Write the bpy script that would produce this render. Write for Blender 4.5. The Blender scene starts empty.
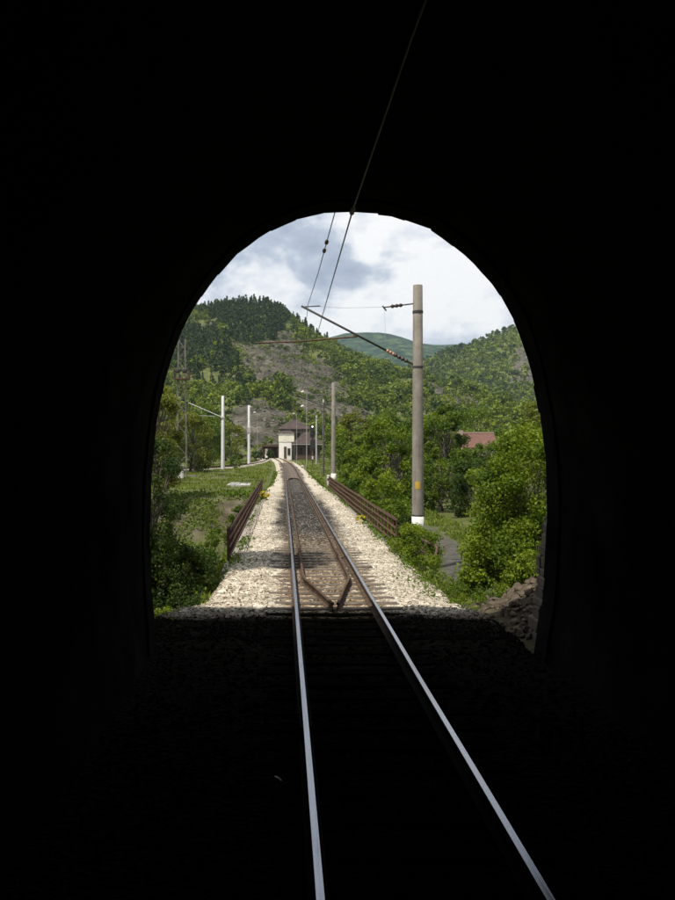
import bpy, math, random
import numpy as np
from mathutils import Vector, Matrix

# ------------------------------------------------------------------ camera, sky, sun, exposure
scene = bpy.context.scene
COL = scene.collection
F, VX, VY, CX, CZ = 875.0, 283.0, 447.0, -1.0, 2.96     # focal length (px), vanishing point, camera x and height
cam_d = bpy.data.cameras.new('camera'); cam = bpy.data.objects.new('camera', cam_d); COL.objects.link(cam)
cam.location = (CX, 0, CZ); cam.rotation_euler = (math.pi / 2, 0, 0)
cam_d.sensor_fit = 'VERTICAL'; cam_d.sensor_height = 24; cam_d.lens = 24 * F / 900
cam_d.shift_x = (337.5 - VX) / 900; cam_d.shift_y = (VY - 450) / 900
cam_d.clip_start = 0.05; cam_d.clip_end = 20000
scene.camera = cam

SUN_EL, SUN_AZ = math.radians(62), math.radians(44)      # azimuth: to the left of straight behind the camera
sdir = Vector((-math.cos(SUN_EL) * math.sin(SUN_AZ), -math.cos(SUN_EL) * math.cos(SUN_AZ), math.sin(SUN_EL)))
sun_d = bpy.data.lights.new('sun', 'SUN'); sun_d.energy = 5.0; sun_d.angle = math.radians(0.55); sun_d.color = (1.0, 0.935, 0.83)
sun = bpy.data.objects.new('sun', sun_d); COL.objects.link(sun)
sun.rotation_euler = sdir.to_track_quat('Z', 'Y').to_euler(); sun.location = (-40, -40, 90)

world = bpy.data.worlds.new('World'); scene.world = world; world.use_nodes = True
wn, wl = world.node_tree.nodes, world.node_tree.links
wn.clear()
def W(t, **kw):
    n = wn.new(t)
    for k, v in kw.items(): setattr(n, k, v)
    return n
def wmath(op, a, b=None, clamp=False):
    n = W('ShaderNodeMath', operation=op, use_clamp=clamp)
    for i, v in enumerate((a, b)):
        if v is None: continue
        if isinstance(v, (int, float)): n.inputs[i].default_value = v
        else: wl.new(v, n.inputs[i])
    return n.outputs[0]
sky = W('ShaderNodeTexSky', sky_type='NISHITA', sun_disc=False)
sky.sun_elevation = SUN_EL; sky.sun_rotation = math.atan2(sdir.x, sdir.y); sky.altitude = 500; sky.air_density = 1.0; sky.dust_density = 1.0
tc = W('ShaderNodeTexCoord'); sep = W('ShaderNodeSeparateXYZ'); wl.new(tc.outputs['Generated'], sep.inputs[0])
def wnoise(scale, detail, rough, dist, off, stretch=(1, 1, 1)):
    mp = W('ShaderNodeMapping'); mp.inputs['Location'].default_value = off; mp.inputs['Scale'].default_value = stretch
    wl.new(tc.outputs['Generated'], mp.inputs[0])
    n = W('ShaderNodeTexNoise'); n.inputs['Scale'].default_value = scale; n.inputs['Detail'].default_value = detail
    n.inputs['Roughness'].default_value = rough; n.inputs['Distortion'].default_value = dist
    wl.new(mp.outputs[0], n.inputs['Vector']); return n.outputs['Fac']
def wramp(fac, stops):
    r = W('ShaderNodeValToRGB'); e = r.color_ramp.elements
    while len(e) > 1: e.remove(e[-1])
    e[0].position, e[0].color = stops[0][0], (*stops[0][1], 1)
    for p, c in stops[1:]:
        q = e.new(p); q.color = (*c, 1)
    wl.new(fac, r.inputs[0]); return r.outputs[0]
CLOUD_OFF = (10.96, 13.24, 0.0)
cover = wramp(wnoise(4.5, 8, 0.55, 0.2, CLOUD_OFF, (1, 1, 1.7)), [(0.34, (0, 0, 0)), (0.46, (1, 1, 1))])
tn = wmath('ADD', wmath('MULTIPLY', wnoise(6.5, 6, 0.5, 0.25, (CLOUD_OFF[0] + 1.7, CLOUD_OFF[1] + 2.3, 4.0), (1, 1, 1.6)), 0.6), wmath('MULTIPLY', wnoise(15.0, 7, 0.55, 0.2, (2.2, 5.1, 1.0), (1, 1, 1.5)), 0.4))
tone = wramp(tn, [(0.40, (0.36, 0.42, 0.54)), (0.455, (0.50, 0.56, 0.67)), (0.495, (0.78, 0.81, 0.87)), (0.54, (0.99, 0.99, 0.99))])
bg_s = W('ShaderNodeBackground'); bg_s.inputs[1].default_value = 0.10; wl.new(sky.outputs[0], bg_s.inputs[0])
bg_c = W('ShaderNodeBackground'); bg_c.inputs[1].default_value = 0.98; wl.new(tone, bg_c.inputs[0])
mixw = W('ShaderNodeMixShader'); wl.new(cover, mixw.inputs[0]); wl.new(bg_s.outputs[0], mixw.inputs[1]); wl.new(bg_c.outputs[0], mixw.inputs[2])
wo = W('ShaderNodeOutputWorld'); wl.new(mixw.outputs[0], wo.inputs[0])

vs = scene.view_settings
vs.view_transform = 'Standard'; vs.look = 'None'; vs.gamma = 1; vs.use_curve_mapping = False; vs.exposure = 0.1
scene.render.engine = 'CYCLES'
scene.cycles.use_denoising = True
scene.cycles.max_bounces = 5; scene.cycles.diffuse_bounces = 2; scene.cycles.glossy_bounces = 2
scene.cycles.transmission_bounces = 4; scene.cycles.volume_bounces = 0; scene.cycles.sample_clamp_indirect = 6

rng = np.random.default_rng(7); random.seed(7)

# ------------------------------------------------------------------ helpers
def at(px, py, Y):
    return ((px - VX) * Y / F + CX, Y, CZ + (VY - py) * Y / F)

def tag(o, label=None, cat=None, group=None, kind=None):
    if label: o['label'] = label
    if cat: o['category'] = cat
    if group: o['group'] = group
    if kind: o['kind'] = kind
    return o

def empty(name, loc, label=None, cat=None, group=None, kind=None, rz=0):
    o = bpy.data.objects.new(name, None); COL.objects.link(o)
    o.location = loc; o.rotation_euler = (0, 0, rz); o.empty_display_size = 0.3
    return tag(o, label, cat, group, kind)

def arrays_mesh(name, V, Q, tint=None, smooth=False, n=4):
    """Mesh from numpy arrays: V (k,3), Q (m,n) faces with n corners each."""
    me = bpy.data.meshes.new(name)
    V = np.ascontiguousarray(V, dtype=np.float32); Q = np.ascontiguousarray(Q, dtype=np.int32)
    me.vertices.add(len(V)); me.vertices.foreach_set('co', V.ravel())
    me.loops.add(Q.size); me.loops.foreach_set('vertex_index', Q.ravel())
    me.polygons.add(len(Q)); me.polygons.foreach_set('loop_start', np.arange(0, Q.size, n, dtype=np.int32))
    me.polygons.foreach_set('use_smooth', np.full(len(Q), smooth, dtype=bool))
    me.update(calc_edges=True)
    if tint is not None:
        a = me.attributes.new('tint', 'FLOAT', 'FACE'); a.data.foreach_set('value', np.ascontiguousarray(tint, dtype=np.float32))
    return me

def link(name, me, mat=None, parent=None, loc=(0, 0, 0)):
    o = bpy.data.objects.new(name, me); COL.objects.link(o); o.location = loc
    if mat and not me.materials: me.materials.append(mat)
    if parent: o.parent = parent
    return o

class MB:
    def __init__(s): s.v = []; s.f = []; s.m = []; s.cur = 0
    def add(s, vs_, fs_):
        b = len(s.v); s.v += [tuple(p) for p in vs_]; s.f += [tuple(i + b for i in f) for f in fs_]; s.m += [s.cur] * len(fs_); return s
    def box(s, x0, x1, y0, y1, z0, z1):
        return s.add([(x0, y0, z0), (x1, y0, z0), (x1, y1, z0), (x0, y1, z0), (x0, y0, z1), (x1, y0, z1), (x1, y1, z1), (x0, y1, z1)],
                     [(0, 3, 2, 1), (4, 5, 6, 7), (0, 1, 5, 4), (1, 2, 6, 5), (2, 3, 7, 6), (3, 0, 4, 7)])
    def chbox(s, x0, x1, y0, y1, z0, z1, c=0.01):
        """box with chamfered top edges"""
        return s.add([(x0, y0, z0), (x1, y0, z0), (x1, y1, z0), (x0, y1, z0), (x0, y0, z1 - c), (x1, y0, z1 - c), (x1, y1, z1 - c), (x0, y1, z1 - c),
                      (x0 + c, y0 + c, z1), (x1 - c, y0 + c, z1), (x1 - c, y1 - c, z1), (x0 + c, y1 - c, z1)],
                     [(0, 3, 2, 1), (0, 1, 5, 4), (1, 2, 6, 5), (2, 3, 7, 6), (3, 0, 4, 7), (4, 5, 9, 8), (5, 6, 10, 9), (6, 7, 11, 10), (7, 4, 8, 11), (8, 9, 10, 11)])
    def tube(s, pts, r, n=8, cap=True):
        pts = [Vector(p) for p in pts]
        rs = r if isinstance(r, (list, tuple)) else [r] * len(pts)
        vs_ = []; fs_ = []
        up = None
        for i, p in enumerate(pts):
            d = (pts[min(i + 1, len(pts) - 1)] - pts[max(i - 1, 0)]).normalized()
            if up is None:
                up = Vector((0, 0, 1)) if abs(d.z) < 0.9 else Vector((1, 0, 0))
            a = d.cross(up)
            if a.length < 1e-4: a = d.cross(Vector((0.3, 1, 0.2)))
            a.normalize(); b = a.cross(d).normalized()
            for k in range(n):
                t = 2 * math.pi * k / n
                vs_.append(p + (a * math.cos(t) + b * math.sin(t)) * rs[i])
        for i in range(len(pts) - 1):
            for k in range(n):
                k2 = (k + 1) % n
                fs_.append((i * n + k, i * n + k2, (i + 1) * n + k2, (i + 1) * n + k))
        if cap:
            fs_.append(tuple(range(n - 1, -1, -1))); fs_.append(tuple((len(pts) - 1) * n + k for k in range(n)))
        return s.add(vs_, fs_)
    def lathe(s, prof, c=(0, 0, 0), n=12, axis='z'):
        vs_ = []; fs_ = []
        for (r, h) in prof:
            for k in range(n):
                t = 2 * math.pi * k / n
                p = (r * math.cos(t), r * math.sin(t), h)
                if axis == 'y': p = (p[0], p[2], p[1])
                vs_.append((p[0] + c[0], p[1] + c[1], p[2] + c[2]))
        for i in range(len(prof) - 1):
            for k in range(n):
                k2 = (k + 1) % n
                fs_.append((i * n + k, i * n + k2, (i + 1) * n + k2, (i + 1) * n + k))
        fs_.append(tuple(range(n - 1, -1, -1))); fs_.append(tuple((len(prof) - 1) * n + k for k in range(n)))
        return s.add(vs_, fs_)
    def prism(s, poly, z0, z1):
        n = len(poly)
        return s.add([(x, y, z0) for x, y in poly] + [(x, y, z1) for x, y in poly],
                     [tuple(range(n - 1, -1, -1)), tuple(range(n, 2 * n))] + [(i, (i + 1) % n, n + (i + 1) % n, n + i) for i in range(n)])
    def build(s, name, mat, parent=None, loc=(0, 0, 0), smooth=False):
        me = bpy.data.meshes.new(name); me.from_pydata(s.v, [], s.f)
        for m in (mat if isinstance(mat, (list, tuple)) else [mat]): me.materials.append(m)
        if any(s.m): me.polygons.foreach_set('material_index', s.m)
        if smooth: me.polygons.foreach_set('use_smooth', [True] * len(s.f))
        me.update()
        return link(name, me, None, parent, loc)

# value noise in numpy
_tab = rng.random((256, 256))
def vnoise(x, y):
    xi = np.floor(x).astype(int); yi = np.floor(y).astype(int); fx = x - xi; fy = y - yi
    fx = fx * fx * (3 - 2 * fx); fy = fy * fy * (3 - 2 * fy)
    a = _tab[xi & 255, yi & 255]; b = _tab[(xi + 1) & 255, yi & 255]; c = _tab[xi & 255, (yi + 1) & 255]; d = _tab[(xi + 1) & 255, (yi + 1) & 255]
    return (a * (1 - fx) + b * fx) * (1 - fy) + (c * (1 - fx) + d * fx) * fy
def fbm(x, y, o=4):
    s = 0; a = 0.5
    for i in range(o):
        s = s + a * vnoise(x * 2 ** i + 17 * i, y * 2 ** i + 9 * i); a *= 0.5
    return s / (1 - 0.5 ** o) - 0.5
def sst(a, b, x):
    t = np.clip((x - a) / (b - a), 0, 1); return t * t * (3 - 2 * t)
def inpoly(px, py, poly):
    c = np.zeros(np.shape(px), bool); n = len(poly)
    for i in range(n):
        x0, y0 = poly[i]; x1, y1 = poly[(i + 1) % n]
        cond = ((y0 > py) != (y1 > py))
        xx = (x1 - x0) * (py - y0) / ((y1 - y0) if y1 != y0 else 1e-9) + x0
        c ^= cond & (px < xx)
    return c

# ------------------------------------------------------------------ materials
def mat(name, nodes):
    m = bpy.data.materials.new(name); m.use_nodes = True
    nt = m.node_tree; b = nt.nodes['Principled BSDF']
    nodes(nt, b); return m
def N(nt, t, **kw):
    n = nt.nodes.new(t)
    for k, v in kw.items():
        if k in n.inputs: n.inputs[k].default_value = v
        else: setattr(n, k, v)
    return n
def obco(nt): return N(nt, 'ShaderNodeTexCoord').outputs['Object']
def geo_pos(nt): return N(nt, 'ShaderNodeNewGeometry').outputs['Position']
def noise(nt, vec, scale, detail=5, rough=0.6, dist=0.0):
    n = N(nt, 'ShaderNodeTexNoise'); n.inputs['Scale'].default_value = scale; n.inputs['Detail'].default_value = detail
    n.inputs['Roughness'].default_value = rough; n.inputs['Distortion'].default_value = dist
    nt.links.new(vec, n.inputs['Vector']); return n.outputs['Fac']
def ramp(nt, fac, stops):
    r = N(nt, 'ShaderNodeValToRGB'); e = r.color_ramp.elements
    while len(e) > 1: e.remove(e[-1])
    def c4(c): return (c, c, c, 1) if isinstance(c, (int, float)) else (*c, 1)
    e[0].position, e[0].color = stops[0][0], c4(stops[0][1])
    for p, c in stops[1:]:
        q = e.new(p); q.color = c4(c)
    nt.links.new(fac, r.inputs[0]); return r.outputs[0]
def mixc(nt, fac, a, b, mode='MIX'):
    n = N(nt, 'ShaderNodeMix', data_type='RGBA', blend_type=mode)
    for i, v in ((0, fac), (6, a), (7, b)):
        if isinstance(v, (int, float)): n.inputs[i].default_value = v
        elif isinstance(v, tuple): n.inputs[i].default_value = (*v, 1)
        else: nt.links.new(v, n.inputs[i])
    return n.outputs[2]
def bump(nt, b, h, strength, dist=0.02):
    n = N(nt, 'ShaderNodeBump'); n.inputs['Strength'].default_value = strength; n.inputs['Distance'].default_value = dist
    nt.links.new(h, n.inputs['Height']); nt.links.new(n.outputs[0], b.inputs['Normal'])

def simple(name, c1, c2, scale=6, rough=0.85, bumps=0.3, metal=0.0, detail=6, dist=0.01, coord=obco):
    def f(nt, b):
        v = coord(nt); n = noise(nt, v, scale, detail, 0.65)
        nt.links.new(ramp(nt, n, [(0.3, c1), (0.7, c2)]), b.inputs['Base Color'])
        b.inputs['Roughness'].default_value = rough; b.inputs['Metallic'].default_value = metal
        if bumps: bump(nt, b, noise(nt, v, scale * 4, 5), bumps, dist)
    return mat(name, f)

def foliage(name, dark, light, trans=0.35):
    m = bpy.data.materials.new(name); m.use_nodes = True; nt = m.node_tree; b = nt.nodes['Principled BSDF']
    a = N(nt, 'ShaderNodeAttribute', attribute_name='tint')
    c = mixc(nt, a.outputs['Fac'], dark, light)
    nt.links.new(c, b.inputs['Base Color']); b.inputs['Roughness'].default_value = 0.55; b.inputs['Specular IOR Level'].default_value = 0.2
    t = N(nt, 'ShaderNodeBsdfTranslucent'); c2 = mixc(nt, 1.0, c, (1.25, 1.2, 0.55), 'MULTIPLY'); nt.links.new(c2, t.inputs[0])
    mx = N(nt, 'ShaderNodeMixShader'); mx.inputs[0].default_value = trans
    nt.links.new(b.outputs[0], mx.inputs[1]); nt.links.new(t.outputs[0], mx.inputs[2])
    nt.links.new(mx.outputs[0], nt.nodes['Material Output'].inputs[0]); return m

M = {}
M['leaf_hazel'] = foliage('leaf_hazel', (0.056, 0.105, 0.006), (0.215, 0.285, 0.020))
M['leaf_mid'] = foliage('leaf_mid', (0.042, 0.085, 0.008), (0.155, 0.215, 0.020))
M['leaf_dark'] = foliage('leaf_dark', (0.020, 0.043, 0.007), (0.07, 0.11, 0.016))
M['leaf_olive'] = foliage('leaf_olive', (0.085, 0.105, 0.012), (0.20, 0.22, 0.032))
M['leaf_hill'] = foliage('leaf_hill', (0.036, 0.066, 0.008), (0.215, 0.27, 0.024), 0.25)
M['leaf_pine'] = foliage('leaf_pine', (0.024, 0.044, 0.010), (0.065, 0.098, 0.020), 0.1)
M['grass'] = foliage('grass', (0.085, 0.125, 0.016), (0.215, 0.255, 0.045), 0.3)
M['petal'] = foliage('petal', (0.55, 0.42, 0.02), (0.75, 0.62, 0.04), 0.3)
M['bark'] = simple('bark', (0.05, 0.04, 0.03), (0.14, 0.115, 0.09), 9, 0.95, 0.7, dist=0.02)
M['rust'] = simple('rust', (0.055, 0.028, 0.018), (0.15, 0.075, 0.045), 7, 0.85, 0.3)
M['rust_red'] = simple('rust_red', (0.05, 0.026, 0.018), (0.13, 0.068, 0.045), 7, 0.8, 0.3)
M['wire'] = simple('wire', (0.03, 0.028, 0.026), (0.06, 0.05, 0.045), 5, 0.6, 0.0, 0.3)
M['steel_dark'] = simple('steel_dark', (0.03, 0.03, 0.03), (0.07, 0.065, 0.06), 5, 0.7, 0.1, 0.2)
M['porcelain'] = simple('porcelain', (0.30, 0.12, 0.06), (0.42, 0.2, 0.11), 5, 0.5, 0.0)
M['porcelain_dark'] = simple('porcelain_dark', (0.03, 0.02, 0.018), (0.06, 0.035, 0.03), 5, 0.6, 0.0)
def conc_nodes(nt, b):
    v = obco(nt); mp = N(nt, 'ShaderNodeMapping'); mp.inputs['Scale'].default_value = (9, 9, 0.5); nt.links.new(v, mp.inputs[0])
    c = ramp(nt, noise(nt, v, 2.2, 7, 0.7), [(0.3, (0.17, 0.152, 0.128)), (0.7, (0.30, 0.275, 0.24))])
    c = mixc(nt, ramp(nt, noise(nt, mp.outputs[0], 1.0, 5), [(0.5, 0.0), (0.72, 0.6)]), c, (0.10, 0.085, 0.07))
    nt.links.new(c, b.inputs['Base Color']); b.inputs['Roughness'].default_value = 0.92; bump(nt, b, noise(nt, v, 22, 5), 0.35, 0.01)
M['concrete'] = mat('concrete', conc_nodes)
M['concrete_pale'] = simple('concrete_pale', (0.52, 0.52, 0.52), (0.68, 0.68, 0.68), 1.5, 0.85, 0.2)
M['white_paint'] = simple('white_paint', (0.50, 0.48, 0.44), (0.76, 0.75, 0.71), 6, 0.7, 0.2)
M['black_paint'] = simple('black_paint', (0.012, 0.012, 0.013), (0.025, 0.025, 0.025), 6, 0.6, 0.1)
M['yellow_paint'] = simple('yellow_paint', (0.42, 0.27, 0.04), (0.58, 0.40, 0.07), 9, 0.6, 0.1)
M['timber'] = simple('timber', (0.035, 0.028, 0.022), (0.16, 0.125, 0.095), 3.5, 0.9, 0.6)
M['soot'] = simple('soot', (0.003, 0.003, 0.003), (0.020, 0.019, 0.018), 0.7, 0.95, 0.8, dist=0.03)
M['timber_soot_shade'] = simple('timber_soot_shade', (0.0025, 0.0023, 0.002), (0.009, 0.008, 0.007), 3.5, 0.95, 0.6)  # tunnel soot; also paints portal shade onto the sleepers just outside the mouth
for k in ('soot', 'timber_soot_shade'): M[k].node_tree.nodes['Principled BSDF'].inputs['Specular IOR Level'].default_value = 0.0
M['stone'] = simple('stone', (0.055, 0.04, 0.026), (0.20, 0.155, 0.105), 2.5, 0.92, 0.6, dist=0.03)
M['rock'] = simple('rock', (0.035, 0.026, 0.018), (0.15, 0.115, 0.08), 3.0, 0.92, 0.7, dist=0.03)
M['scree_rock'] = simple('scree_rock', (0.06, 0.053, 0.044), (0.21, 0.19, 0.16), 0.25, 0.95, 0.0)
M['cream'] = simple('cream', (0.70, 0.66, 0.52), (0.82, 0.79, 0.66), 0.8, 0.9, 0.1)
M['plaster_white'] = simple('plaster_white', (0.74, 0.72, 0.66), (0.84, 0.82, 0.77), 0.8, 0.9, 0.1)
M['roof_brown'] = simple('roof_brown', (0.032, 0.021, 0.018), (0.07, 0.046, 0.04), 1.2, 0.9, 0.3, dist=0.03)
M['roof_red'] = simple('roof_red', (0.085, 0.04, 0.03), (0.17, 0.08, 0.058), 2.5, 0.85, 0.4, dist=0.03)
M['roof_ridge'] = simple('roof_ridge', (0.26, 0.19, 0.15), (0.40, 0.31, 0.26), 2.5, 0.85, 0.2)
M['window_dark'] = simple('window_dark', (0.015, 0.018, 0.02), (0.03, 0.033, 0.035), 2, 0.15, 0.0)
M['brown_wood'] = simple('brown_wood', (0.05, 0.03, 0.02), (0.10, 0.06, 0.04), 3, 0.8, 0.2)
M['far_grey'] = simple('far_grey', (0.30, 0.29, 0.28), (0.42, 0.41, 0.39), 2, 0.8, 0.1)

def ballast_nodes(nt, b):
    p = geo_pos(nt); sp = N(nt, 'ShaderNodeSeparateXYZ'); nt.links.new(p, sp.inputs[0])
    vo = N(nt, 'ShaderNodeTexVoronoi'); vo.inputs['Scale'].default_value = 13; nt.links.new(p, vo.inputs['Vector'])
    pale = ramp(nt, noise(nt, vo.outputs['Color'], 3.0, 1), [(0.3, (0.22, 0.19, 0.145)), (0.45, (0.46, 0.41, 0.33)), (0.6, (0.60, 0.545, 0.45)), (0.74, (0.76, 0.71, 0.62))])
    dark = ramp(nt, noise(nt, vo.outputs['Color'], 3.0, 1), [(0.35, (0.035, 0.033, 0.03)), (0.58, (0.085, 0.078, 0.07)), (0.72, (0.33, 0.31, 0.27))])
    brown = ramp(nt, noise(nt, vo.outputs['Color'], 3.0, 1), [(0.35, (0.10, 0.07, 0.042)), (0.52, (0.30, 0.225, 0.14)), (0.68, (0.60, 0.53, 0.41))])
    ab = N(nt, 'ShaderNodeMath', operation='ABSOLUTE'); nt.links.new(sp.outputs[0], ab.inputs[0])
    wob = N(nt, 'ShaderNodeMath', operation='MULTIPLY_ADD'); nt.links.new(noise(nt, p, 0.55, 4), wob.inputs[0]); wob.inputs[1].default_value = 0.8; wob.inputs[2].default_value = -0.4
    ad = N(nt, 'ShaderNodeMath', operation='ADD'); nt.links.new(ab.outputs[0], ad.inputs[0]); nt.links.new(wob.outputs[0], ad.inputs[1])
    pale = mixc(nt, ramp(nt, noise(nt, p, 0.9, 6, 0.7), [(0.45, 0.0), (0.7, 0.55)]), pale, (0.26, 0.215, 0.15))
    # oil-dark strip, wide where the trains stop (24-55 m), only between the rails elsewhere
    rg = N(nt, 'ShaderNodeMapRange'); nt.links.new(ad.outputs[0], rg.inputs[0]); rg.inputs[1].default_value = 1.1; rg.inputs[2].default_value = 1.5; rg.inputs[3].default_value = 1; rg.inputs[4].default_value = 0
    y1 = N(nt, 'ShaderNodeMapRange'); nt.links.new(sp.outputs[1], y1.inputs[0]); y1.inputs[1].default_value = 27; y1.inputs[2].default_value = 36
    y2 = N(nt, 'ShaderNodeMapRange'); nt.links.new(sp.outputs[1], y2.inputs[0]); y2.inputs[1].default_value = 48; y2.inputs[2].default_value = 60; y2.inputs[3].default_value = 1; y2.inputs[4].default_value = 0
    m1 = N(nt, 'ShaderNodeMath', operation='MULTIPLY'); nt.links.new(rg.outputs[0], m1.inputs[0]); nt.links.new(y1.outputs[0], m1.inputs[1])
    m2 = N(nt, 'ShaderNodeMath', operation='MULTIPLY'); nt.links.new(m1.outputs[0], m2.inputs[0]); nt.links.new(y2.outputs[0], m2.inputs[1])
    rb = N(nt, 'ShaderNodeMapRange'); nt.links.new(ad.outputs[0], rb.inputs[0]); rb.inputs[1].default_value = 0.85; rb.inputs[2].default_value = 1.15; rb.inputs[3].default_value = 1; rb.inputs[4].default_value = 0
    c = mixc(nt, rb.outputs[0], pale, brown)
    y3 = N(nt, 'ShaderNodeMapRange'); nt.links.new(sp.outputs[1], y3.inputs[0]); y3.inputs[1].default_value = 22; y3.inputs[2].default_value = 33
    y4 = N(nt, 'ShaderNodeMapRange'); nt.links.new(sp.outputs[1], y4.inputs[0]); y4.inputs[1].default_value = 83; y4.inputs[2].default_value = 90; y4.inputs[3].default_value = 1; y4.inputs[4].default_value = 0
    mid = N(nt, 'ShaderNodeMath', operation='MULTIPLY'); nt.links.new(rb.outputs[0], mid.inputs[0]); mid2 = N(nt, 'ShaderNodeMath', operation='MULTIPLY'); nt.links.new(y3.outputs[0], mid2.inputs[0]); nt.links.new(y4.outputs[0], mid2.inputs[1]); nt.links.new(mid2.outputs[0], mid.inputs[1])
    mxm = N(nt, 'ShaderNodeMath', operation='MAXIMUM'); nt.links.new(mid.outputs[0], mxm.inputs[0]); nt.links.new(m2.outputs[0], mxm.inputs[1])
    c = mixc(nt, mxm.outputs[0], c, dark)
    # soot inside the tunnel, plus portal shade painted into the ballast outside it
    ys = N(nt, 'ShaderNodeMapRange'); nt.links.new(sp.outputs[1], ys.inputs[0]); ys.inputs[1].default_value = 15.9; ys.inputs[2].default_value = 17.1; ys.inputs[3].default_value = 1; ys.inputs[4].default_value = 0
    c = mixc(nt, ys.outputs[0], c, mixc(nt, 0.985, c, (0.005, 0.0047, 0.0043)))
    nt.links.new(c, b.inputs['Base Color']); b.inputs['Roughness'].default_value = 0.95; b.inputs['Specular IOR Level'].default_value = 0.0
    bump(nt, b, vo.outputs['Distance'], 0.9, 0.05)
M['ballast'] = mat('ballast', ballast_nodes)

def terrain_nodes(nt, b):
    p = geo_pos(nt)
    a = {k: N(nt, 'ShaderNodeAttribute', attribute_name=k).outputs['Fac'] for k in ('rock', 'soil', 'path')}
    g = ramp(nt, noise(nt, p, 0.35, 8, 0.65), [(0.3, (0.045, 0.06, 0.02)), (0.5, (0.09, 0.115, 0.03)), (0.68, (0.145, 0.15, 0.055))])
    g = mixc(nt, ramp(nt, noise(nt, p, 3.5, 5), [(0.45, 0.0), (0.75, 0.6)]), g, (0.16, 0.13, 0.08))
    s = ramp(nt, noise(nt, p, 0.8, 8, 0.7), [(0.32, (0.045, 0.037, 0.024)), (0.5, (0.115, 0.095, 0.068)), (0.68, (0.21, 0.185, 0.145))])
    r = ramp(nt, noise(nt, p, 0.12, 10, 0.72), [(0.36, (0.04, 0.036, 0.027)), (0.5, (0.105, 0.092, 0.074)), (0.64, (0.19, 0.17, 0.14))])
    q = ramp(nt, noise(nt, p, 2.0, 6), [(0.3, (0.07, 0.066, 0.056)), (0.7, (0.15, 0.14, 0.12))])
    r = mixc(nt, ramp(nt, noise(nt, p, 0.7, 7, 0.75), [(0.4, 0.75), (0.6, 0.0)]), r, (0.028, 0.03, 0.016))
    c = mixc(nt, a['soil'], g, s); c = mixc(nt, a['path'], c, q); c = mixc(nt, a['rock'], c, r)
    nt.links.new(c, b.inputs['Base Color']); b.inputs['Roughness'].default_value = 0.95; b.inputs['Specular IOR Level'].default_value = 0.1
    bump(nt, b, noise(nt, p, 1.6, 12, 0.75), 1.0, 0.3)
M['terrain'] = mat('terrain', terrain_nodes)

def far_nodes(nt, b):
    p = geo_pos(nt); n = noise(nt, p, 0.03, 10, 0.7)
    nt.links.new(ramp(nt, n, [(0.40, (0.008, 0.022, 0.012)), (0.5, (0.028, 0.056, 0.022)), (0.60, (0.085, 0.125, 0.04))]), b.inputs['Base Color'])
    b.inputs['Roughness'].default_value = 1; b.inputs['Specular IOR Level'].default_value = 0
    bump(nt, b, noise(nt, p, 0.09, 6, 0.7), 1.0, 9)
M['far_hill'] = mat('far_hill', far_nodes)

def rail_nodes(nt, b):
    p = geo_pos(nt); mp = N(nt, 'ShaderNodeMapping'); mp.inputs['Scale'].default_value = (30, 0.6, 30); nt.links.new(p, mp.inputs[0])
    n = noise(nt, mp.outputs[0], 2.0, 6, 0.6)
    nt.links.new(ramp(nt, n, [(0.25, (0.24, 0.25, 0.28)), (0.6, (0.46, 0.47, 0.50))]), b.inputs['Base Color'])
    nt.links.new(ramp(nt, n, [(0.3, 0.16), (0.7, 0.34)]), b.inputs['Roughness'])
    b.inputs['Metallic'].default_value = 1
M['rail_head'] = mat('rail_head', rail_nodes)
def web_nodes(nt, b):
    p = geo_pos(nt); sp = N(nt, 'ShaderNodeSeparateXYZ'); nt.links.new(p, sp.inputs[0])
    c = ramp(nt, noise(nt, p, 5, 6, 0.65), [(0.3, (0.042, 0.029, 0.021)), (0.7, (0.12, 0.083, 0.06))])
    ys = N(nt, 'ShaderNodeMapRange'); nt.links.new(sp.outputs[1], ys.inputs[0]); ys.inputs[1].default_value = 13.5; ys.inputs[2].default_value = 16.5; ys.inputs[3].default_value = 1; ys.inputs[4].default_value = 0  # soot in the tunnel, running on as painted shade past the mouth
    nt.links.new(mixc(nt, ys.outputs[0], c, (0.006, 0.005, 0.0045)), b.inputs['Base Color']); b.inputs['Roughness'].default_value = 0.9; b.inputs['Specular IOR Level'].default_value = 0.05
    bump(nt, b, noise(nt, p, 20, 5), 0.4, 0.01)
M['rail_web'] = mat('rail_web', web_nodes)
def lens_nodes(nt, b):
    b.inputs['Base Color'].default_value = (0.9, 0.9, 0.85, 1)
    b.inputs['Emission Color'].default_value = (1, 0.97, 0.88, 1); b.inputs['Emission Strength'].default_value = 3.0
M['signal_lens'] = mat('signal_lens', lens_nodes)

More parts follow.
